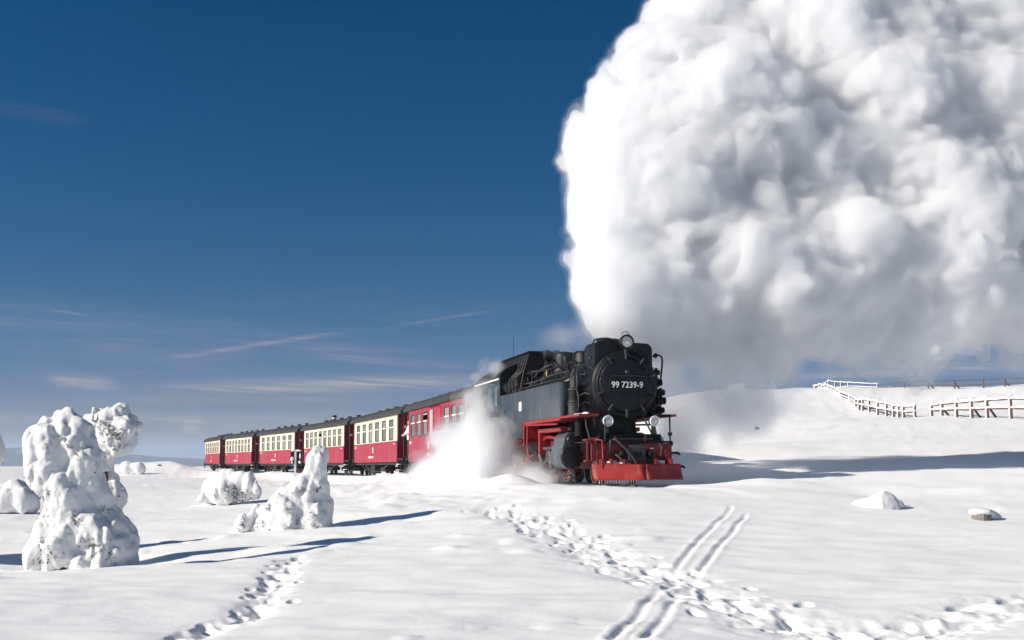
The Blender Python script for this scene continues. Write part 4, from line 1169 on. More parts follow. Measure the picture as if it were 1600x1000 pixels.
def make_coach(i, label, nwin, style='cream', opened=(), stove=None, group='red coaches coupled behind the locomotive'):
    sf = S0 + i * (BL + GAP)
    root = empty('passenger_coach' if style == 'cream' else 'luggage_coach', pose(sf, sf + BL))
    tag(root, label, 'railway coach', group)
    L = BL
    if style == 'cream':
        pitch = {6: 1.90, 7: 1.62, 8: 1.44}[nwin]; w = {6: 1.02, 7: 0.88, 8: 0.84}[nwin]
        cs = [-L / 2 + (k - (nwin - 1) / 2) * pitch for k in range(nwin)]
    else:
        w = 0.98; cs = [-11.15, -9.65, -8.15, -3.6, -2.2, -0.9]
    spans = [(c - w / 2, c + w / 2) for c in cs]
    up = 'cream' if style == 'cream' else 'coach_red'
    zs = 1.76
    for sy in (-1, 1):
        y0, y1 = (-HB, -HB + 0.05) if sy < 0 else (HB - 0.05, HB)
        yo = -HB if sy < 0 else HB
        m_ = MB().box(-L, 0, y0, y1, 0.75, zs)
        lp = m_.build('lower_panel', M['coach_red'], root)
        m_ = MB(); m_.box(-L, 0, y0, y1, zs + 0.001, 1.86); m_.box(-L, 0, y0, y1, 2.84, 3.10); strips(m_, spans, 1.8605, 2.8395, L, y0, y1)
        upo = m_.build('upper_panel', M[up], root)
        ws = [make_window(upo if False else root, c, w, yo, sy, (sy < 0 and k in opened)) for k, c in enumerate(cs)]
        MB().box(-L, 0, yo - 0.012 if sy < 0 else yo, yo if sy < 0 else yo + 0.012, 0.75, 0.80).build('sill_rail', M['coach_red'], root)
        if style == 'cream': MB().box(-L, 0, yo - 0.010 if sy < 0 else yo, yo if sy < 0 else yo + 0.010, zs - 0.02, zs + 0.02).build('waist_rail', M['coach_red'], root)
        if sy < 0:
            put('number_lettering', 'number_lettering_%d' % i, marks('n', 1, 1.6, 40 + i, 0.10), M['white'], root, (-L / 2 - 0.8, yo - 0.002, 0.98))
            put('emblem', 'emblem', emblem, M['white'], root, (-L / 2 - 0.2 if style == 'cream' else -7.4, yo - 0.002, 1.40))
            put('small_lettering', 'small_lettering_%d' % i, marks('s', 2, 0.55, 60 + i, 0.05), M['white'], root, (-L + 0.5, yo - 0.002, 1.62))
            put('small_lettering', 'small_lettering_r%d' % i, marks('s', 1, 0.40, 80 + i, 0.05), M['white'], root, (-0.7, yo - 0.002, 1.62))
    if style != 'cream':
        dd = MB().box(-6.9, -4.7, -HB - 0.03, -HB - 0.012, 0.82, 2.95, 0.004).build('sliding_door', M['coach_red'], root)
        for x in (-6.55, -6.2): MB().tube([(x, -HB - 0.07, 1.75), (x, -HB - 0.07, 2.86)], 0.035, 6).build('door_rail', M['frost'], dd)
        hk = MB()
        for k in range(5): hk.box(-6.9 + 0.42 * k, -6.8 + 0.42 * k, -HB - 0.07, -HB - 0.03, 2.95, 3.06)
        hk.build('door_runner', M['coach_dark'], dd)
    MB().box(-L, 0, -HB + 0.051, HB - 0.051, 0.86, 0.90).build('floor', M['under'], root)
    # end walls with a door, set under the overhanging roof
    ew = lambda: MB().prism([(-HB + 0.051, 0.75), (HB - 0.051, 0.75), (HB - 0.051, 3.08)] + [(1.2 * math.cos(R(t)), 3.08 + 0.46 * math.sin(R(t))) for t in range(20, 170, 20)] + [(-HB + 0.051, 3.08)], 'x', -0.03, 0.03)
    for x in (-0.03, -L + 0.03):
        e = put('end_wall', 'end_wall', ew, M['coach_dark'], root, (x, 0, 0), 0 if x > -1 else math.pi)
        put('end_door', 'end_door', lambda: MB().box(0.03, 0.055, -0.36, 0.36, 0.95, 2.85, 0.006), M['coach_dark'], e)
        put('door_window', 'door_window', lambda: MB().box(0.056, 0.064, -0.20, 0.20, 1.95, 2.70), M['winframe'], e)
        put('end_lamp', 'end_lamp', lambda: MB().cyl((0.03, -0.80, 2.45), (0.10, -0.80, 2.45), 0.07, n=12), M['frost'], e)
    # roof
    def roof():
        m_ = MB(); n = len(ROOF)
        V = [(x, p[0], p[1]) for x in (-L - PLAT, -L - PLAT + 0.25, PLAT - 0.25, PLAT) for p in ROOF]
        for k in range(n):     # drooping ends
            for ring, d in ((0, 0.10), (3, 0.10)): V[ring * n + k] = (V[ring * n + k][0], V[ring * n + k][1], V[ring * n + k][2] - d * (V[ring * n + k][2] - 3.05) / 0.55)
        m_.add(V, [(i_ * n + k, (i_ + 1) * n + k, (i_ + 1) * n + k + 1, i_ * n + k + 1) for i_ in range(3) for k in range(n - 1)], True)
        return m_.add(V, [tuple(range(n)), tuple(range(3 * n, 4 * n))[::-1], (0, n, 2 * n, 3 * n, 3 * n + n - 1, 2 * n + n - 1, 2 * n - 1, n - 1)])
    rf = put('roof', 'coach_roof', roof, M['roof'], root)
    vent = lambda: MB().cyl((0, 0, -0.05), (0, 0, 0.10), 0.07, n=10).cyl((0, 0, 0.08), (0, 0, 0.17), 0.16, 0.13, n=12)
    for k in range(5): put('roof_vent', 'coach_roof_vent', vent, M['roof'], rf, (-1.4 - k * (L - 2.8) / 4, 0.0, 3.59))
    if stove is not None:
        sv = put('stove_pipe', 'stove_pipe', lambda: MB().cyl((0, 0, -0.1), (0, 0, 0.34), 0.10, n=12).lathe([(0.19, 0.0), (0.17, 0.10), (0.0, 0.16)], (0, 0, 0.30), 'z', 14).lathe([(0.40, -0.02), (0.34, 0.10), (0.10, 0.14)], (0, 0, 0.0), 'z', 14), M['roof'], rf, (stove, 0, 3.58))
        put('snow_cap', 'stove_snow', lambda: MB().ball((0, 0, 0.22), 0.17, (1, 1, 0.5)), M['snow'], sv, (0, 0, 0))
    # platforms, rails, steps, couplings
    for sg in (1, -1):
        xo = 0 if sg > 0 else -L
        def plat():
            m_ = MB().box(0.0, PLAT - 0.05, -HB + 0.05, HB - 0.05, 0.84, 0.92).box(PLAT - 0.15, PLAT - 0.05, -HB + 0.05, HB - 0.05, 0.58, 0.84)
            return m_.box(PLAT - 0.05, PLAT + 0.28, -0.12, 0.12, 0.62, 0.84, 0.02)
        p = put('platform', 'platform', plat, M['under'], root, (xo, 0, 0), 0 if sg > 0 else math.pi)
        for s_ in (-1, 1):
            def rail():
                m_ = MB()
                m_.tube([(PLAT - 0.12, s_ * 1.12, 0.92), (PLAT - 0.12, s_ * 1.12, 3.15)], 0.025, 6)
                m_.tube([(PLAT - 0.12, s_ * 0.45, 0.92), (PLAT - 0.12, s_ * 0.45, 1.95)], 0.022, 6)
                for z in (1.3, 1.65, 1.95): m_.tube([(PLAT - 0.12, s_ * 1.12, z), (PLAT - 0.12, s_ * 0.45, z)], 0.018, 6)
                m_.box(PLAT - 0.16, PLAT - 0.13, min(s_ * 1.1, s_ * 0.48), max(s_ * 1.1, s_ * 0.48), 0.95, 1.9)
                return m_
            put('platform_rail', 'platform_rail_%d' % s_, rail, M['coach_dark'], p)
        def steps():
            m_ = MB()
            for s_ in (-1, 1):
                for k, z in enumerate((0.30, 0.58)): m_.box(0.15, 0.85, s_ * (1.22 - 0.0 * k) - 0.12, s_ * 1.22 + 0.12, z, z + 0.03)
                m_.box(0.15, 0.18, s_ * 1.2 - 0.02, s_ * 1.2 + 0.02, 0.30, 0.84).box(0.82, 0.85, s_ * 1.2 - 0.02, s_ * 1.2 + 0.02, 0.30, 0.84)
            return m_
        put('step', 'coach_steps', steps, M['under'], p)
        put('step_snow', 'step_snow', lambda: MB().box(0.17, 0.83, -1.33, -1.12, 0.331, 0.37, 0.015).box(0.17, 0.83, -1.33, -1.12, 0.611, 0.65, 0.015), M['snow'], p)
        put('brake_hose', 'coach_hose', lambda: MB().curve([(PLAT - 0.05, -0.4, 0.75), (PLAT + 0.2, -0.42, 0.6), (PLAT + 0.35, -0.3, 0.42), (PLAT + 0.42, -0.1, 0.55)], 0.03), M['rubber'], p)
    # underframe
    sl = lambda: MB().box(-L, 0, -1.16, -1.08, 0.60, 0.749).box(-L, 0, 1.08, 1.16, 0.60, 0.749).box(-L, 0, -0.3, 0.3, 0.60, 0.749)
    put('underframe', 'underframe', sl, M['under'], root)
    tr = lambda: MB().tube([(-L + 2.9, -1.1, 0.62), (-L / 2 - 1.1, -1.1, 0.26), (-L / 2 + 1.1, -1.1, 0.26), (-2.9, -1.1, 0.62)], 0.03, 6).tube([(-L + 2.9, 1.1, 0.62), (-L / 2 - 1.1, 1.1, 0.26), (-L / 2 + 1.1, 1.1, 0.26), (-2.9, 1.1, 0.62)], 0.03, 6)
    put('truss_rod', 'truss_rod', tr, M['iron'], root)
    bt = lambda: MB().box(-0.55, 0.55, -1.12, -0.75, 0.16, 0.58, 0.02)
    put('battery_box', 'battery_box', bt, M['frost' if i % 2 else 'under'], root, (-L / 2 - 0.9, 0, 0))
    put('air_tank', 'air_tank', lambda: MB().cyl((-0.6, -0.8, 0.42), (0.6, -0.8, 0.42), 0.17, n=14), M['under'], root, (-L / 2 + 1.1, 0, 0))
    for x in (-1.75, -L + 1.75): bogie(root, x)
    return root


make_coach(0, 'all red coach directly behind the locomotive, half hidden by steam', 6, 'red', opened=(2,))
make_coach(1, 'red and cream coach with six windows, next to the all red coach', 6)
make_coach(2, 'red and cream coach with stove pipe on its roof, partly behind the leaning snowy tree', 8, opened=(3,), stove=-8.3)
make_coach(3, 'red and cream coach with six windows, behind the trackside marker post', 6)
make_coach(4, 'red and cream coach with eight windows, second from the end of the train', 8)
make_coach(5, 'last red and cream coach, smallest in view, at the tail of the train', 7)

# rails and sleepers, mostly drifted over
sl_ = np.arange(1.2, 112, 1.0)
tk_ = []
for off in (-0.5, 0.5):
    pts = []
    for s in sl_:
        a, b = line(s), line(s + 0.1); t = (b - a) / np.linalg.norm(b - a); nrm = np.array([-t[1], t[0], 0]); pts.append(a + nrm * off)
    V = []; Fs = []
    for j, p in enumerate(pts):
        a, b = line(sl_[j]), line(sl_[j] + 0.1); t = (b - a) / np.linalg.norm(b - a); nrm = np.array([-t[1], t[0], 0])
        V += [p + nrm * u + np.array([0, 0, z]) for (u, z) in ((-0.03, -0.13), (0.03, -0.13), (0.03, 0.0), (-0.03, 0.0))]
    for j in range(len(pts) - 1):
        for k in range(4): Fs.append((j * 4 + k, j * 4 + (k + 1) % 4, j * 4 + 4 + (k + 1) % 4, j * 4 + 4 + k))
    tk_.append((V, Fs))
rt = bpy.data.objects.new('railway_track', None); COL.objects.link(rt); rt['kind'] = 'structure'
for V, Fs in tk_: MB().add(V, Fs).build('rail', M['steel'], rt)

# ------------------------------------------------------------------ snow-laden firs, bushes and mounds
from mathutils.bvhtree import BVHTree
M['needle'] = pbsdf('fir_needles', (0.030, 0.026, 0.016), 0.8, var=0.5, vscale=20)
M['bark'] = pbsdf('bark', (0.10, 0.065, 0.04), 0.85, var=0.4, vscale=14, bump=0.5, bscale=25)
M['wood'] = pbsdf('weathered_wood', (0.13, 0.085, 0.07), 0.8, var=0.35, vscale=9, stain=(0.22, 0.19, 0.17, 0.5), bump=0.4, bscale=30)
M['oldwood'] = pbsdf('grey_wood', (0.20, 0.18, 0.155), 0.8, var=0.3, vscale=12, stain=(0.09, 0.07, 0.055, 0.6), bump=0.5, bscale=40)
M['rock'] = pbsdf('rock', (0.09, 0.08, 0.075), 0.85, var=0.4, vscale=5, bump=0.5, bscale=8)


def lumps(blobs, n, r0, r1, seed, spread=1.0):
    """small snow clods sitting on the bigger bodies"""
    r = np.random.default_rng(seed); out = []
    for k in range(n):
        b = blobs[r.integers(len(blobs))]
        d = r.normal(size=3); d /= np.linalg.norm(d); d[1] = -abs(d[1]) if r.random() < 0.7 else d[1]
        rad = r.uniform(r0, r1)
        s = np.array(b[4:7]) if len(b) >= 7 else np.ones(3)
        out.append(tuple(np.array(b[:3]) + d * s * (b[3] * spread - rad * 0.25)) + (rad, 1, 1, r.uniform(0.9, 1.7)))
    return out


def snow_body(name, blobs, h, k, billow, parent=None, extra=None):
    P = np.array([b[:3] for b in blobs]); rad = np.array([b[3] * max(b[4:7] if len(b) >= 7 else (1,)) for b in blobs])
    lo_ = (P - rad[:, None]).min(0) - 0.25; hi_ = (P + rad[:, None]).max(0) + 0.25
    f, ax_ = blob_field(blobs, lo_, hi_, h, k)
    for (sc, am, sd) in billow: f = f - am * np.abs(grid_noise(ax_, sc, sd, (1, 1, 1.7))) + am * 0.42
    # drop loose crumbs: keep what hangs together around the middle of the body
    V, Q = surface_nets(f, lo_, h)
    o = link(name, np_mesh(name, V, Q), parent, M['crust'])
    return o, V, Q


def needles(parent, V, Q, pix, rnd_n, seed, size=0.07, down=True, mat='needle'):
    """dark tufts of twigs and needles poking out of the crust"""
    r = np.random.default_rng(seed)
    bv = BVHTree.FromPolygons([tuple(v) for v in V], [tuple(int(i) for i in q_) for q_ in Q])
    spots = []
    for (px, py, n, sp) in pix:
        for _ in range(n):
            d = px_at(px + r.normal() * sp, py + r.normal() * sp, 1.0) - np.array([0, 0, EYE])
            hit = bv.ray_cast(Vector((0, 0, EYE)), Vector(d).normalized())
            if hit[0] is not None: spots.append((np.array(hit[0]), np.array(hit[1])))
    c = V[Q].mean(1); e1 = V[Q[:, 2]] - V[Q[:, 0]]; e2 = V[Q[:, 3]] - V[Q[:, 1]]
    nn = np.cross(e1, e2); nn /= np.maximum(np.linalg.norm(nn, axis=1)[:, None], 1e-9)
    cand = np.where((nn[:, 2] < -0.15) & (nn[:, 2] > -0.9))[0] if down else np.arange(len(c))
    for i in r.choice(cand, min(rnd_n, len(cand)), replace=False): spots.append((c[i], nn[i]))
    m_ = MB()
    for p, n_ in spots:
        for _ in range(r.integers(4, 9)):
            d = n_ * 0.5 + r.normal(size=3) * 0.55 + np.array([0, 0, -0.35]); d /= np.linalg.norm(d)
            L = size * r.uniform(0.5, 1.3); w = np.cross(d, r.normal(size=3)); w /= np.linalg.norm(w); w *= size * 0.10
            a = p - n_ * size * 0.3 + r.normal(size=3) * size * 0.22; u = np.cross(d, w); u = u / np.linalg.norm(u) * size * 0.10
            m_.add([a + w, a - w * 0.5 + u, a - w * 0.5 - u, a + d * L], [(0, 1, 3), (1, 2, 3), (2, 0, 3), (0, 2, 1)])
    if m_.v: tag(m_.build('needles', M[mat], parent), kind='stuff')


def pxb(lst, y, sy=0.8, jit=0.0, seed=0):
    r = np.random.default_rng(seed)
    return [px_blob(b[0], b[1], b[2], y + (b[3] if len(b) > 3 else r.uniform(-jit, jit)), (1, sy, b[4] if len(b) > 4 else 1.0)) for b in lst]


def rows_px(rows, y, sy=0.8, seed=0):
    """solid tapering body from (photo row, left, right) spans"""
    r = np.random.default_rng(seed); out = []
    rr_ = []
    for (a, b) in zip(rows[:-1], rows[1:]):
        n = max(1, int((b[0] - a[0]) / 9))
        rr_ += [tuple(a[i] + (b[i] - a[i]) * k / n for i in range(3)) for k in range(n)]
    for (py, l, rt) in rr_ + [rows[-1]]:
        hw_ = (rt - l) / 2; w = min(hw_, 26)
        for c in (np.linspace(l + w * 0.85, rt - w * 0.85, max(1, int(hw_ / 13))) if hw_ > w else [(l + rt) / 2]):
            j = r.uniform(0.82, 1.05)
            out.append(px_blob(c + r.uniform(-3, 3), py + r.uniform(-3, 3), w * 0.86 * j, y + r.uniform(-0.08, 0.08) * hw_ / 40 - 0.2 * sy * (1 - ((c - (l + rt) / 2) / max(hw_, 1)) ** 2) * hw_ / 60, (1, sy, min(1.0, 17 / w))))
    return out


B1 = rows_px([(656, 78, 126), (668, 62, 138), (690, 54, 148), (720, 54, 153), (745, 60, 157), (765, 72, 162), (785, 76, 172), (805, 68, 184), (825, 57, 197), (845, 48, 209), (862, 42, 213), (882, 44, 206)], 16.4, 1.0, 1)
o1, V, Q = snow_body('snow_covered_fir', B1 + lumps(B1, 420, 0.03, 0.085, 2), 0.02, 0.035, ((0.30, 0.075, 3), (0.15, 0.05, 4), (0.075, 0.034, 5), (0.045, 0.018, 6)))
tag(o1, 'tall bulky fir fully caked in snow, in front of the fir with the forked top', 'tree', 'snow-caked firs on the snowfield')
needles(o1, V, Q, [(70, 690, 5, 5), (108, 692, 5, 4), (120, 712, 6, 6), (72, 770, 8, 6), (66, 798, 12, 6), (62, 806, 8, 3), (120, 806, 8, 5), (163, 802, 6, 3), (116, 818, 5, 3), (140, 850, 10, 8), (70, 850, 8, 6), (75, 862, 12, 8), (60, 870, 8, 8), (165, 852, 7, 5), (172, 870, 8, 6), (150, 868, 4, 8)], 60, 6, 0.055)
MB().curve([(o1.location.x + px_at(62, 800, 16.2)[0], 16.35, px_at(62, 800, 16.2)[2] - 0.25), tuple(px_at(66, 806, 16.3)), tuple(px_at(72, 780, 16.35)), tuple(px_at(80, 765, 16.4))], 0.022).build('branch', M['bark'], o1)
MB().cyl(tuple(px_at(120, 890, 16.5)), tuple(px_at(108, 700, 16.5)), 0.09, 0.03, n=10).build('trunk', M['bark'], o1)

B2 = pxb([(160, 652, 15), (176, 648, 14), (146, 660, 14), (188, 655, 11), (200, 668, 14), (211, 672, 8), (205, 684, 11), (192, 694, 12), (165, 672, 19), (180, 682, 17), (166, 697, 17), (178, 665, 15), (192, 678, 14), (193, 646, 5), (160, 720, 17), (165, 745, 17), (168, 775, 22), (160, 800, 28), (185, 778, 12), (165, 835, 34)], 17.8, 0.8, 0.2, 3)
o2, V, Q = snow_body('snow_covered_fir', B2 + lumps(B2, 220, 0.02, 0.06, 7), 0.019, 0.03, ((0.28, 0.07, 13), (0.14, 0.055, 14), (0.07, 0.034, 15), (0.045, 0.02, 16)))
tag(o2, 'slender snow-caked fir with a forked windswept top and bare dark twigs', 'tree', 'snow-caked firs on the snowfield')
needles(o2, V, Q, [(178, 668, 18, 6), (176, 685, 16, 6), (154, 660, 10, 4), (165, 672, 10, 4), (190, 676, 10, 4), (182, 698, 8, 5), (156, 692, 5, 4)], 40, 8, 0.06)
MB().cyl(tuple(px_at(165, 860, 17.8)), tuple(px_at(164, 665, 17.8)), 0.07, 0.02, n=10).build('trunk', M['bark'], o2)

B3 = rows_px([(711, 487, 506), (722, 478, 513), (738, 470, 511), (755, 454, 508), (772, 438, 511), (788, 423, 514), (800, 407, 510), (810, 388, 510), (819, 368, 511), (828, 430, 514)], 22.6, 1.0, 5)
o3, V, Q = snow_body('snow_covered_fir', B3 + lumps(B3, 220, 0.03, 0.085, 9), 0.026, 0.045, ((0.34, 0.075, 23), (0.17, 0.05, 24), (0.09, 0.034, 25), (0.055, 0.02, 26)))
tag(o3, 'leaning snow-caked fir bent to the right, in front of the coaches', 'tree', 'snow-caked firs on the snowfield')
needles(o3, V, Q, [(473, 765, 5, 2), (495, 767, 5, 2), (420, 793, 5, 2), (452, 796, 4, 2), (486, 806, 6, 3), (468, 815, 10, 4), (492, 825, 8, 5), (455, 822, 5, 3), (380, 816, 10, 5), (404, 818, 12, 5), (470, 734, 2, 2), (475, 826, 6, 5)], 35, 10, 0.07)
MB().cyl(tuple(px_at(470, 838, 22.6)), tuple(px_at(492, 722, 22.6)), 0.08, 0.02, n=10).build('trunk', M['bark'], o3)

B4 = pxb([(-30, 712, 14), (-15, 716, 9), (-40, 735, 22), (-50, 765, 28), (-58, 800, 36), (-66, 840, 46)], 19.6, 0.85, 0.15, 6)
o4, V, Q = snow_body('snow_covered_fir', B4 + lumps(B4, 50, 0.05, 0.11, 11), 0.035, 0.05, ((0.3, 0.09, 33), (0.14, 0.045, 34)))
tag(o4, 'snow-caked fir cut off by the edge of the view, only one lump showing', 'tree', 'snow-caked firs on the snowfield')
needles(o4, V, Q, [], 50, 12, 0.06)

B5 = pxb([(336, 762, 13), (344, 752, 11), (326, 772, 11), (350, 766, 11), (372, 750, 9), (381, 760, 10), (395, 762, 7), (401, 770, 5), (366, 764, 8), (358, 748, 6), (392, 752, 5), (316, 778, 8), (345, 778, 12), (385, 776, 10)], 36.5, 0.9, 0.35, 7)
o5, V, Q = snow_body('snow_covered_bush', B5 + lumps(B5, 40, 0.06, 0.13, 13), 0.045, 0.08, ((0.45, 0.16, 43), (0.2, 0.09, 44), (0.1, 0.04, 45)))
tag(o5, 'low snow-caked bush with a dark hollow, before the far coaches', 'bush')
needles(o5, V, Q, [(362, 768, 26, 6), (372, 774, 22, 6), (352, 762, 8, 3), (388, 772, 6, 5)], 20, 14, 0.10)

def mound(name, lst, y, label, cat, h, sy=1.0, bil=((0.5, 0.12, 53), (0.22, 0.08, 54), (0.11, 0.04, 55)), n=20, group=None, seed=1, tufts=()):
    B = pxb(lst, y, sy, 0.2, seed)
    o, V, Q = snow_body(name, B + lumps(B, n, 0.05 * y / 24, 0.10 * y / 24, seed + 1), h, 0.12, tuple((a, b, c + seed) for a, b, c in bil))
    tag(o, label, cat, group)
    if tufts: needles(o, V, Q, tufts, 8, seed, 0.1)
    return o

mound('snow_mound', [(-10, 782, 26), (22, 776, 22), (42, 772, 14), (8, 800, 26), (46, 788, 16), (-40, 790, 30)], 34, 'rounded snow mound left of the tall bulky fir', 'snow mound', 0.06, n=10, seed=3, group='snow mounds')
mound('snow_mound', [(60, 762, 14), (80, 760, 12), (44, 770, 12), (100, 768, 14)], 44, 'snow hummock just behind the tall bulky fir', 'snow mound', 0.07, n=8, seed=5, group='snow mounds')
mound('snow_mound', [(1361, 797, 5, -0.2), (1366, 792, 3.2, -0.2), (1340, 797, 3.6, 0.0), (1384, 798, 3.6, -0.2), (1350, 803, 4, 0.1), (1374, 804, 4.5, -0.1), (1405, 806, 3.2, 0.3), (1324, 804, 3, -0.4), (1336, 805, 4, 0.4), (1393, 805, 4, 0.4)], 24, 'small lumpy snow heap lit from the side, left of the cut stump', 'snow mound', 0.035, n=14, seed=7, group='snow mounds')
mound('snow_mound', [(203, 727, 6), (212, 729, 5), (196, 730, 5), (220, 731, 4)], 112, 'tiny far snow lumps right behind the fir with forked top', 'snow mound', 0.12, n=8, seed=9, group='snow mounds', bil=((0.8, 0.15, 63),))
mound('snow_covered_bush', [(1135, 613, 5), (1148, 611, 4), (1160, 614, 5), (1120, 616, 5), (1172, 616, 3), (1142, 615, 5)], 128, 'snow-covered thicket on the hill crest, half lost in steam', 'bush', 0.16, n=20, seed=11, bil=((1.0, 0.3, 73), (0.5, 0.15, 74)))
for (px, py, rp, y, lab) in ((250, 731, 5, 119, 'dark rock showing through snow on the far left hillock'), (1182, 668.5, 2.6, 62, 'dark rock half buried in the right hand snow slope')):
    B = pxb([(px, py, rp), (px + rp * 1.3, py + 1, rp * 0.7), (px - rp, py + 1.5, rp * 0.7)], y, 1.0)
    f, ax_ = blob_field(B, np.array([b[:3] for b in B]).min(0) - 0.6, np.array([b[:3] for b in B]).max(0) + 0.6, 0.06, 0.05)
    f = f + 0.10 * grid_noise(ax_, 0.3, 71) + 0.06
    V, Q = surface_nets(f, np.array([b[:3] for b in B]).min(0) - 0.6, 0.06)
    rk = tag(link('rock', np_mesh('rock', V, Q, False), None, M['rock']), lab, 'rock')
    B = [(b[0] - 0.12, b[1], b[2] + 0.06, b[3] * 0.72, 1, 1, 0.8) for b in B[::2]]
    snow_body('snow_cap', B, 0.05, 0.06, (), rk)

# snow packed on the locomotive's front
for bl in ([(-0.75, 0.55, 1.15, 0.12, 1, 1.6, 0.6), (-0.72, 0.86, 1.16, 0.10, 1, 1.3, 0.7), (-0.9, 0.25, 1.14, 0.09, 1, 1.8, 0.6)], [(-1.1, -1.0, 1.84, 0.10, 2.0, 1, 0.4), (-1.6, -1.05, 1.84, 0.09, 2.2, 1, 0.4)],
           [(-0.10, -0.62, 0.56, 0.07, 1, 2.0, 0.6), (-0.12, -0.25, 0.55, 0.06, 1, 2.0, 0.6), (-0.12, 0.68, 0.55, 0.07, 1, 1.8, 0.6)]):
    snow_body('packed_snow', bl, 0.022, 0.03, ((0.12, 0.03, 95), (0.06, 0.015, 96)), loco)

# cut stump with its cap of snow
p = px_at(1534, 806, 21.5); zg = gz(p[0], p[1])
stp = empty('tree_stump', Matrix.Translation((p[0], p[1], zg)) @ Matrix.Rotation(R(20), 4, 'Z'))
tag(stp, 'short weathered wooden stump capped with snow, lone on the snowfield', 'stump')
rs = np.random.default_rng(4)
sw = MB(); ring = []
for z in (-0.15, 0.03, 0.13):
    ring.append([((0.17 + 0.012 * math.sin(3 * t + 1) + 0.01 * rs.normal()) * math.cos(t), (0.17 + 0.01 * rs.normal()) * math.sin(t), z) for t in np.linspace(0, 2 * math.pi, 19)[:-1]])
sw.add([p_ for r_ in ring for p_ in r_], [(a * 18 + k, a * 18 + (k + 1) % 18, (a + 1) * 18 + (k + 1) % 18, (a + 1) * 18 + k) for a in range(2) for k in range(18)] + [tuple(range(36, 54))])
sw.build('stump_wood', M['oldwood'], stp)
capB = [(0, 0, 0.15, 0.17, 1, 1, 0.35), (0.16, 0.05, 0.10, 0.14, 1.2, 1, 0.5), (0.30, 0.06, 0.03, 0.14, 1.3, 1, 0.5), (-0.1, 0.02, 0.14, 0.10, 1, 1, 0.5)]
snow_body('snow_cap', capB, 0.02, 0.04, ((0.15, 0.02, 81),), stp)

# ------------------------------------------------------------------ fences
def fence(name, label, posts, rails, mat, snow, brace=(), group=None, rad=0.06, upto=99):
    """posts: (px, base y, top y, depth); rails: fractions of the post height"""
    P = []
    for (px, yb, yt, d) in posts:
        p = px_at(px, yb, d); hgt = (yb - yt) * d / F_PX
        z = float(ground_h(np.array([p[0]]), np.array([p[1]]))[0])
        z = min(max(p[2], z - 0.15), z + 0.12)
        P.append((p[0], p[1], z, hgt))
    root = empty(name, Matrix.Translation(P[0][:3])); o0 = np.array(P[0][:3])
    tag(root, label, 'fence', group)
    L = [(np.array(p[:3]) - o0, p[3]) for p in P]
    r = random.Random(len(posts))
    for i, (b, h) in enumerate(L):
        lean = Vector((r.uniform(-0.03, 0.03), r.uniform(-0.05, 0.05), 0))
        po = MB().cyl(b - np.array([0, 0, 0.5]), Vector(b) + Vector((0, 0, h)) + lean, rad * 1.15, rad, n=8).build('post', M[mat], root)
        if i in brace: MB().tube([Vector(b) + Vector((0, 0, h * 0.6)), Vector(b) + Vector((0.75, 0.45, -0.25))], rad * 0.8, 6).build('brace', M[mat], root)
        if i <= upto:
            t = Vector(b) + Vector((0, 0, h)) + lean
            MB().ball(t + Vector((0, 0, rad * 0.5)), rad * 1.45, (1, 1, 0.7), 10).build('snow_cap', M['crust'], po)
            MB().cyl(Vector(b) + Vector((-rad * 0.7, rad * 0.1, -0.2)), t + Vector((-rad * 0.7, rad * 0.1, -0.04)), rad * 0.68, n=6).build('rime', M['crust'], po)
    for fr in rails:
        for i in range(len(L) - 1):
            a = Vector(L[i][0]) + Vector((0, -rad * 1.1, L[i][1] * fr)); b = Vector(L[i + 1][0]) + Vector((0, -rad * 1.1, L[i + 1][1] * fr))
            mid = (a + b) / 2 + Vector((0, 0, -0.03 * r.random()))
            rl = MB().curve([a, mid, b], rad * 0.7, 6, 3).build('rail', M[mat], root)
            if i < upto:
                n = max(4, int((b - a).length / 0.25)); pts = [a.lerp(b, k / n) + Vector((0, 0, rad * 0.75 + 0.02 * r.uniform(-1, 1))) for k in range(n + 1)]
                MB().tube(pts, rad * (1.0 if fr > 0.7 else 0.75) * snow, 8).build('snow_on_rail', M['crust'], rl)
    return root

near_r = [(1456, 648.5, 631, 71), (1472, 648.5, 628.5, 69.5), (1495, 649, 626, 67.5), (1519, 649, 623, 66), (1543, 647.5, 620, 64.5), (1580, 646.5, 614.5, 62.5), (1618, 645, 612, 60.5), (1660, 644, 609, 59), (1706, 643, 606, 57.5), (1755, 642, 603, 56), (1810, 641, 600, 55)]
fence('wooden_fence', 'brown post fence with thickly snowed rails, running out at the edge of view', near_r, (0.86, 0.40), 'wood', 1.0, brace=(1, 3, 4), group='snowy fences', rad=0.085)
xs5 = [(1430, 642.5, 627, 72), (1412, 647, 630, 73), (1404, 646.5, 630, 74.5), (1396, 645.5, 629, 76), (1385.5, 646, 626, 78), (1371.5, 645, 625.5, 80), (1358.5, 641.5, 622, 83), (1348, 639, 622, 85.5), (1342.5, 636, 623, 87.5), (1337, 634.5, 622.5, 90), (1328.5, 630.5, 621, 94), (1313, 628, 618, 99), (1300.5, 623.5, 614.5, 104),
       (1296, 620, 612, 107), (1290, 617.5, 609, 111), (1285.5, 615.5, 607, 115), (1280.5, 614.5, 605, 119), (1274, 613.5, 602, 124)]
fence('wooden_fence', 'snow-laden post fence climbing the slope towards the steam', xs5, (0.86, 0.36), 'wood', 1.0, brace=(4, 8, 11), group='snowy fences', rad=0.075)
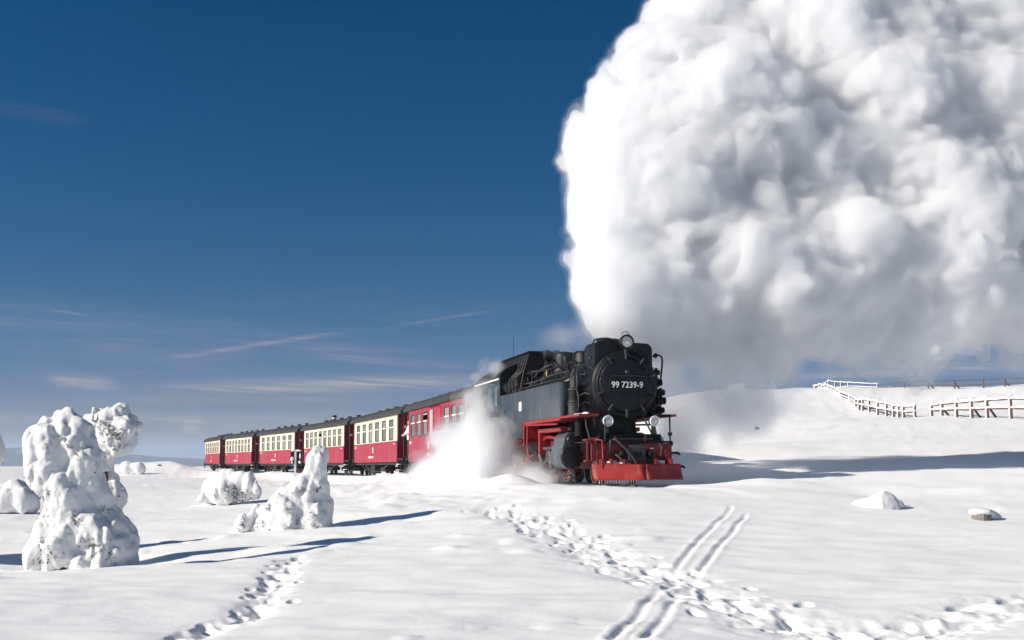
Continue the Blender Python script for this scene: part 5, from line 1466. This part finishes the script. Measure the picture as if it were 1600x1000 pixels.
back = [(1272, 612, 602, 126), (1284, 611.5, 600, 122), (1295, 610.5, 595, 118), (1305.5, 610, 596.5, 115), (1315, 609.5, 597.5, 112), (1326, 609, 600, 110), (1371, 608.5, 600, 106), (1413.5, 606.5, 596.5, 103), (1451, 604.5, 594, 100), (1491.5, 604.5, 592.5, 97.5), (1537, 603, 591, 95), (1570, 600, 589, 93), (1612, 598, 587.5, 91), (1660, 596, 585, 89), (1715, 594.5, 583, 87), (1775, 593, 581.5, 85.5)]
fence('wooden_fence', 'dark bare rail fence along the crest against the sky, with rimed posts at one end', back, (0.93, 0.30), 'wood', 0.7, brace=(2, 8, 9, 11), group='snowy fences', rad=0.07, upto=6)
for px, lb in ((1207.5, 'thin white marker pole on the hill crest, farther from the fence'), (1211.5, 'thin white marker pole on the hill crest, nearer the fence')):
    p = px_at(px, 613, 126); zg = gz(p[0], p[1])
    po = MB().cyl((p[0], p[1], zg - 0.3), (p[0], p[1], px_at(px, 593, 126)[2]), 0.05, 0.035, n=7).build('marker_pole', M['frost'], None)
    tag(po, lb, 'pole', 'pair of thin poles on the crest')

# ------------------------------------------------------------------ trackside marker board
p = px_at(461, 742, 76); zg = gz(p[0], p[1])
mb_ = empty('trackside_sign', Matrix.Translation((p[0], p[1], zg)) @ Matrix.Rotation(R(8), 4, 'Z'))
tag(mb_, 'black trackside signal board on a pale post, plastered with snow, beside the leaning fir', 'sign')
MB().box(-0.06, 0.06, -0.05, 0.05, -0.4, 1.78).build('post', M['frost'], mb_)
MB().box(-0.30, -0.065, -0.02, 0.02, 0.95, 1.72, 0.01).build('board', M['black'], mb_)
MB().box(0.10, 0.34, -0.10, 0.10, 0.80, 1.70, 0.01).box(0.065, 0.099, -0.03, 0.03, 1.2, 1.3).build('signal_box', M['black'], mb_)
for bl in ([(-0.18, -0.05, 1.30, 0.10), (-0.22, -0.05, 1.20, 0.09), (-0.2, -0.05, 1.02, 0.07)], [(0.0, 0, 1.80, 0.10, 2.6, 1, 0.4), (0.22, 0, 1.77, 0.12, 1.3, 1, 0.5)], [(0.30, -0.1, 1.45, 0.06, 1, 1, 3.5), (0.28, -0.1, 1.05, 0.08, 1, 1, 1.3)]):
    snow_body('snow_crust', [b if len(b) > 4 else b + (1, 1, 1) for b in bl], 0.03, 0.03, ((0.12, 0.02, 91),), mb_)

# ------------------------------------------------------------------ people on the coach platforms
M['skin'] = pbsdf('skin', (0.45, 0.26, 0.19), 0.55)
M['blue_cloth'] = pbsdf('blue_cloth', (0.02, 0.035, 0.22), 0.8, var=0.2)
M['pale_cloth'] = pbsdf('pale_cloth', (0.68, 0.68, 0.68), 0.8, var=0.1)
M['dark_cloth'] = pbsdf('dark_cloth', (0.02, 0.02, 0.024), 0.85)

def person(label, mtx, top, joints, hair):
    """joints: chains of (x,y,z,r); one continuous body"""
    B = []
    for ch in joints:
        for a, b in zip(ch[:-1], ch[1:]):
            a, b = np.array(a), np.array(b); n = max(2, int(np.linalg.norm(a[:3] - b[:3]) / 0.03))
            B += [tuple(a + (b - a) * i / n) for i in range(n + 1)]
    P = np.array(B); lo_ = P[:, :3].min(0) - 0.25; hi_ = P[:, :3].max(0) + 0.25
    f, ax_ = blob_field(B, lo_, hi_, 0.022, 0.022)
    f = f + 0.022 * 0.9
    V, Q = surface_nets(f, lo_, 0.022)
    root = empty('person', mtx); tag(root, label, 'person')
    me = np_mesh('body', V, Q)
    for m_ in (top, M['dark_cloth'], M['skin']): me.materials.append(m_)
    z = V[Q].mean(1)[:, 2]
    me.polygons.foreach_set('material_index', np.where(z > 1.50, 2, np.where(z < 0.84, 1, 0)).astype(np.int32))
    link('body', me, root)
    hd_ = [c for c in joints if c[-1][2] > 1.6][0][-1]
    MB().ball((hd_[0] - 0.012, hd_[1], hd_[2] + 0.035), 0.112, (1, 0.95, 1), 14).build('hat', hair, root)
    fc = MB().ball((hd_[0] + 0.105, hd_[1], hd_[2] - 0.03), 0.018, (1.2, 0.8, 1.4), 8)
    fc.build('nose', M['skin'], root)
    for s_ in (-1, 1): MB().ball((hd_[0] + 0.088, hd_[1] + s_ * 0.035, hd_[2] + 0.0), 0.012, (1, 1, 1), 8).build('eye', M['hole'], root)
    return root

def body(arm_l, arm_r):
    J = [[(0, 0, 0.95, 0.14), (0.0, 0, 1.15, 0.135), (0.0, 0, 1.36, 0.15), (0, 0, 1.45, 0.085), (0.01, 0, 1.53, 0.06), (0.02, 0, 1.64, 0.10), (0.02, 0, 1.68, 0.10)]]
    for s_, arm in ((1, arm_l), (-1, arm_r)):
        J.append([(0, s_ * 0.09, 0.93, 0.105), (0.01, s_ * 0.10, 0.5, 0.07), (-0.01, s_ * 0.10, 0.10, 0.05)])
        J.append([(-0.02, s_ * 0.10, 0.06, 0.05), (0.16, s_ * 0.12, 0.045, 0.042)])
        J.append([(0, s_ * 0.10, 1.38, 0.09), (0, s_ * 0.20, 1.38, 0.07)] + arm)
    return J

def on_platform(i, end, lat, face):
    sf = S0 + i * (BL + GAP); mt = pose(sf, sf + BL)
    x = 0.6 if end > 0 else -BL - 0.6
    return mt @ Matrix.Translation((x, lat, 0.92)) @ Matrix.Rotation(face, 4, 'Z')

person('person in a blue jacket standing on the open platform of a far coach', on_platform(3, -1, -0.95, R(-90)), M['blue_cloth'],
       body([(0.03, 0.25, 1.12, 0.052), (0.18, 0.20, 1.02, 0.042), (0.24, 0.18, 1.02, 0.04)], [(0.03, -0.26, 1.12, 0.052), (0.12, -0.24, 0.92, 0.042), (0.15, -0.24, 0.84, 0.04)]), M['dark_cloth'])
person('person in a pale jacket leaning at the platform rail beside the all red coach', on_platform(0, -1, -1.08, R(-80)), M['pale_cloth'],
       body([(0.12, 0.27, 1.14, 0.055), (0.26, 0.22, 1.10, 0.045), (0.32, 0.2, 1.10, 0.04)], [(0.12, -0.27, 1.14, 0.055), (0.26, -0.22, 1.05, 0.045), (0.32, -0.20, 1.05, 0.04)]), M['dark_cloth'])

# ------------------------------------------------------------------ smoke and steam
def volume_mat(name, density, color=(0.979, 0.983, 0.989, 1), aniso=0.5):
    m = bpy.data.materials.new(name); m.use_nodes = True
    nt = m.node_tree
    for n in list(nt.nodes): nt.nodes.remove(n)
    gg = NG(nt)
    v = gg.n('ShaderNodeVolumePrincipled')
    v.inputs['Color'].default_value = color
    v.inputs['Density'].default_value = density
    v.inputs['Anisotropy'].default_value = aniso
    out = gg.n('ShaderNodeOutputMaterial')
    nt.links.new(v.outputs[0], out.inputs['Volume'])
    return m


def cloud(name, label, field, lo, h, layers, thin=None):
    """nested closed bodies of vapour, thin veil outside, dense inside"""
    top = None
    for i, (off, dens) in enumerate(layers):
        Fl = field - off
        if thin is not None: Fl = Fl + thin * (-0.10, 0.05, 0.34)[i]
        V, Q = surface_nets(Fl, lo, h)
        if len(Q) == 0: continue
        nm = name if top is None else ('dense_core' if i == len(layers) - 1 else 'inner_billow')
        o = link(nm, np_mesh(nm, V, Q), top, volume_mat(nm, dens))
        tag(o, kind='stuff')
        if top is None:
            top = o; tag(o, label, 'smoke' if 'smoke' in name else 'steam')
    return top


def fbm_grid(ax, sc, n, seed, gain=0.55, stretch=(1, 1, 1)):
    o = 0; a = 1.0
    for i in range(n):
        if sc < 1.7 * (ax[0][1] - ax[0][0]): break
        o = o + a * grid_noise(ax, sc, seed + i, stretch); a *= gain; sc *= 0.5
    return o


PL = [(986, 512, 13), (982, 498, 20), (974, 480, 30), (966, 462, 38), (960, 440, 36), (966, 425, 42), (975, 370, 66), (968, 310, 84), (975, 240, 88), (990, 168, 78), (1040, 110, 82), (1078, 45, 76), (1105, -30, 80), (1010, 440, 60),
      (1080, 330, 100), (1150, 200, 130), (1120, 410, 85), (1250, 110, 140), (1230, 370, 130), (1350, 280, 150), (1370, 80, 150), (1300, 450, 85), (1450, 410, 125), (1480, 220, 150), (1550, 60, 150),
      (1580, 340, 145), (1650, 470, 100), (1700, 200, 170), (1430, 475, 72), (1560, 475, 72), (1190, 465, 66), (1090, 450, 52), (1050, 495, 42), (1130, 508, 46), (1220, 512, 50), (1320, 510, 46), (1420, 515, 46), (1520, 512, 46), (1610, 515, 50), (1270, 490, 50), (1480, 480, 60), (1200, -80, 150), (1350, -120, 150), (1500, -120, 150), (1700, -50, 180), (1800, 300, 180),
      (1150, 130, 70, -2.2), (1165, 225, 62, -1.9), (1060, 290, 58, -1.6), (1080, 195, 60, -1.7), (1400, 170, 105, -2.2), (1500, 300, 90, -2.2), (1300, 60, 80, -2.2), (1560, 170, 90, -2.2), (1200, 430, 60, -1.4), (1340, 400, 80, -1.7), (1500, 440, 70, -1.4), (1270, 250, 70, -1.9)]
PL = [(b_[0], b_[1], b_[2], 32.8 + 4.6 * max(0.0, 505 - b_[1]) / 505 + min(2.0, max(0.0, b_[0] - 1000) / 150) + b_[2] / 100 * 0.5 + (b_[3] if len(b_) > 3 else 0)) for b_ in PL]
lo, hi, hs = (0.4, 29.0, 3.0), (24.5, 45.5, 20.5), 0.09
fld, ax = cloud_base([px_blob(*b) for b in PL], lo, hi, hs, k=0.45)
for sc, am, sd in ((2.6, 0.40, 1), (1.25, 0.33, 2), (0.6, 0.28, 3), (0.3, 0.19, 4), (0.19, 0.11, 5)):
    bil = am * np.abs(grid_noise(ax, sc, sd)) if sc == 2.6 else bil + am * np.abs(grid_noise(ax, sc, sd))
ch = px_at(984, 512, 32.6)
grow = np.clip(np.sqrt((ax[0][:, None, None] - ch[0]) ** 2 + (ax[1][None, :, None] - ch[1]) ** 2 + (ax[2][None, None, :] - ch[2]) ** 2) / 3.2, 0.40, 1)
fld += grow * (0.45 - bil)
del bil, grow
# ragged, thinning underside: the plume is torn where it is lower than about 6 m
zz = ax[2][None, None, :]
xx = ax[0][:, None, None]
low = np.clip((6.0 - zz + 0.05 * xx) / 2.6, 0, 1) * np.clip((xx - 3.2) / 1.5, 0, 1)
rag = fbm_grid(ax, 1.3, 4, 40)
fld += low * (0.65 * rag + 0.12)
fuzz = 0.10 * fbm_grid(ax, 0.6, 4, 60, 0.7)
cloud('smoke_plume', 'huge white smoke plume billowing from the locomotive chimney', fld + fuzz, lo, hs,
      ((0.16, 0.14), (0.06, 0.7), (-0.03, 5.0)), low)
del fld, rag, fuzz, low

# torn mist hanging under the plume, to the right of the locomotive
ML = [(1055, 560, 40, 35.5), (1075, 620, 42, 35.8), (1060, 680, 36, 35.6), (1000, 520, 40, 35), (1080, 530, 70, 36), (1180, 530, 70, 37), (1290, 512, 50, 38.5), (1400, 508, 44, 40), (1500, 502, 42, 41), (1600, 502, 44, 42),
      (1060, 600, 55, 37), (1120, 570, 60, 37.5), (1200, 580, 45, 38), (1050, 660, 40, 36), (1090, 650, 45, 36.5), (1150, 620, 50, 37.5), (1060, 715, 32, 35.5),
      (945, 530, 18, 35.5), (915, 528, 14, 36), (885, 538, 10, 37), (1585, 575, 22, 42)]
lo, hi, hs = (-0.5, 31.5, 0.2), (24, 46, 8.0), 0.115
fld, ax = cloud_base([px_blob(*b) for b in ML], lo, hi, hs, k=0.4)
fld += 0.75 * fbm_grid(ax, 1.3, 6, 80, 0.66) + 0.22
cloud('mist_veil', 'thin torn steam drifting over the snow right of the locomotive', fld, lo, hs,
      ((0.35, 0.09), (0.15, 0.16), (-0.05, 0.28), (-0.3, 0.4)))

# steam blown from the cylinders, in front of the train
SL = [(850, 750, 15, 33.2), (880, 755, 9, 32.0), (800, 742, 24, 34.6), (830, 744, 18, 33.8), (720, 730, 44, 36.8), (682, 740, 30, 37.2), (765, 732, 38, 35.8), (742, 690, 36, 36.6), (738, 650, 24, 36.9), (738, 620, 14, 37.2),
      (757, 606, 10, 37.6), (705, 700, 28, 37.3), (664, 732, 18, 38), (648, 746, 13, 39), (765, 575, 12, 39), (778, 704, 18, 35.7), (752, 665, 22, 36.7), (728, 672, 22, 37)]
lo, hi, hs = (-5.5, 29.5, -0.3), (2.6, 42.5, 5.2), 0.075
fld, ax = cloud_base([px_blob(*b) for b in SL], lo, hi, hs, k=0.25)
zz = ax[2][None, None, :]
fld += (0.24 + 0.09 * np.clip(zz - 1, 0, 3)) * fbm_grid(ax, 0.8, 6, 120, 0.64) + 0.06 - 0.12 * np.abs(grid_noise(ax, 0.45, 133))
cloud('steam_cloud', 'white exhaust steam blowing from the cylinders in front of the first coach', fld, lo, hs,
      ((0.24, 0.3), (0.10, 0.9), (-0.04, 2.4), (-0.2, 4.0)))
del fld
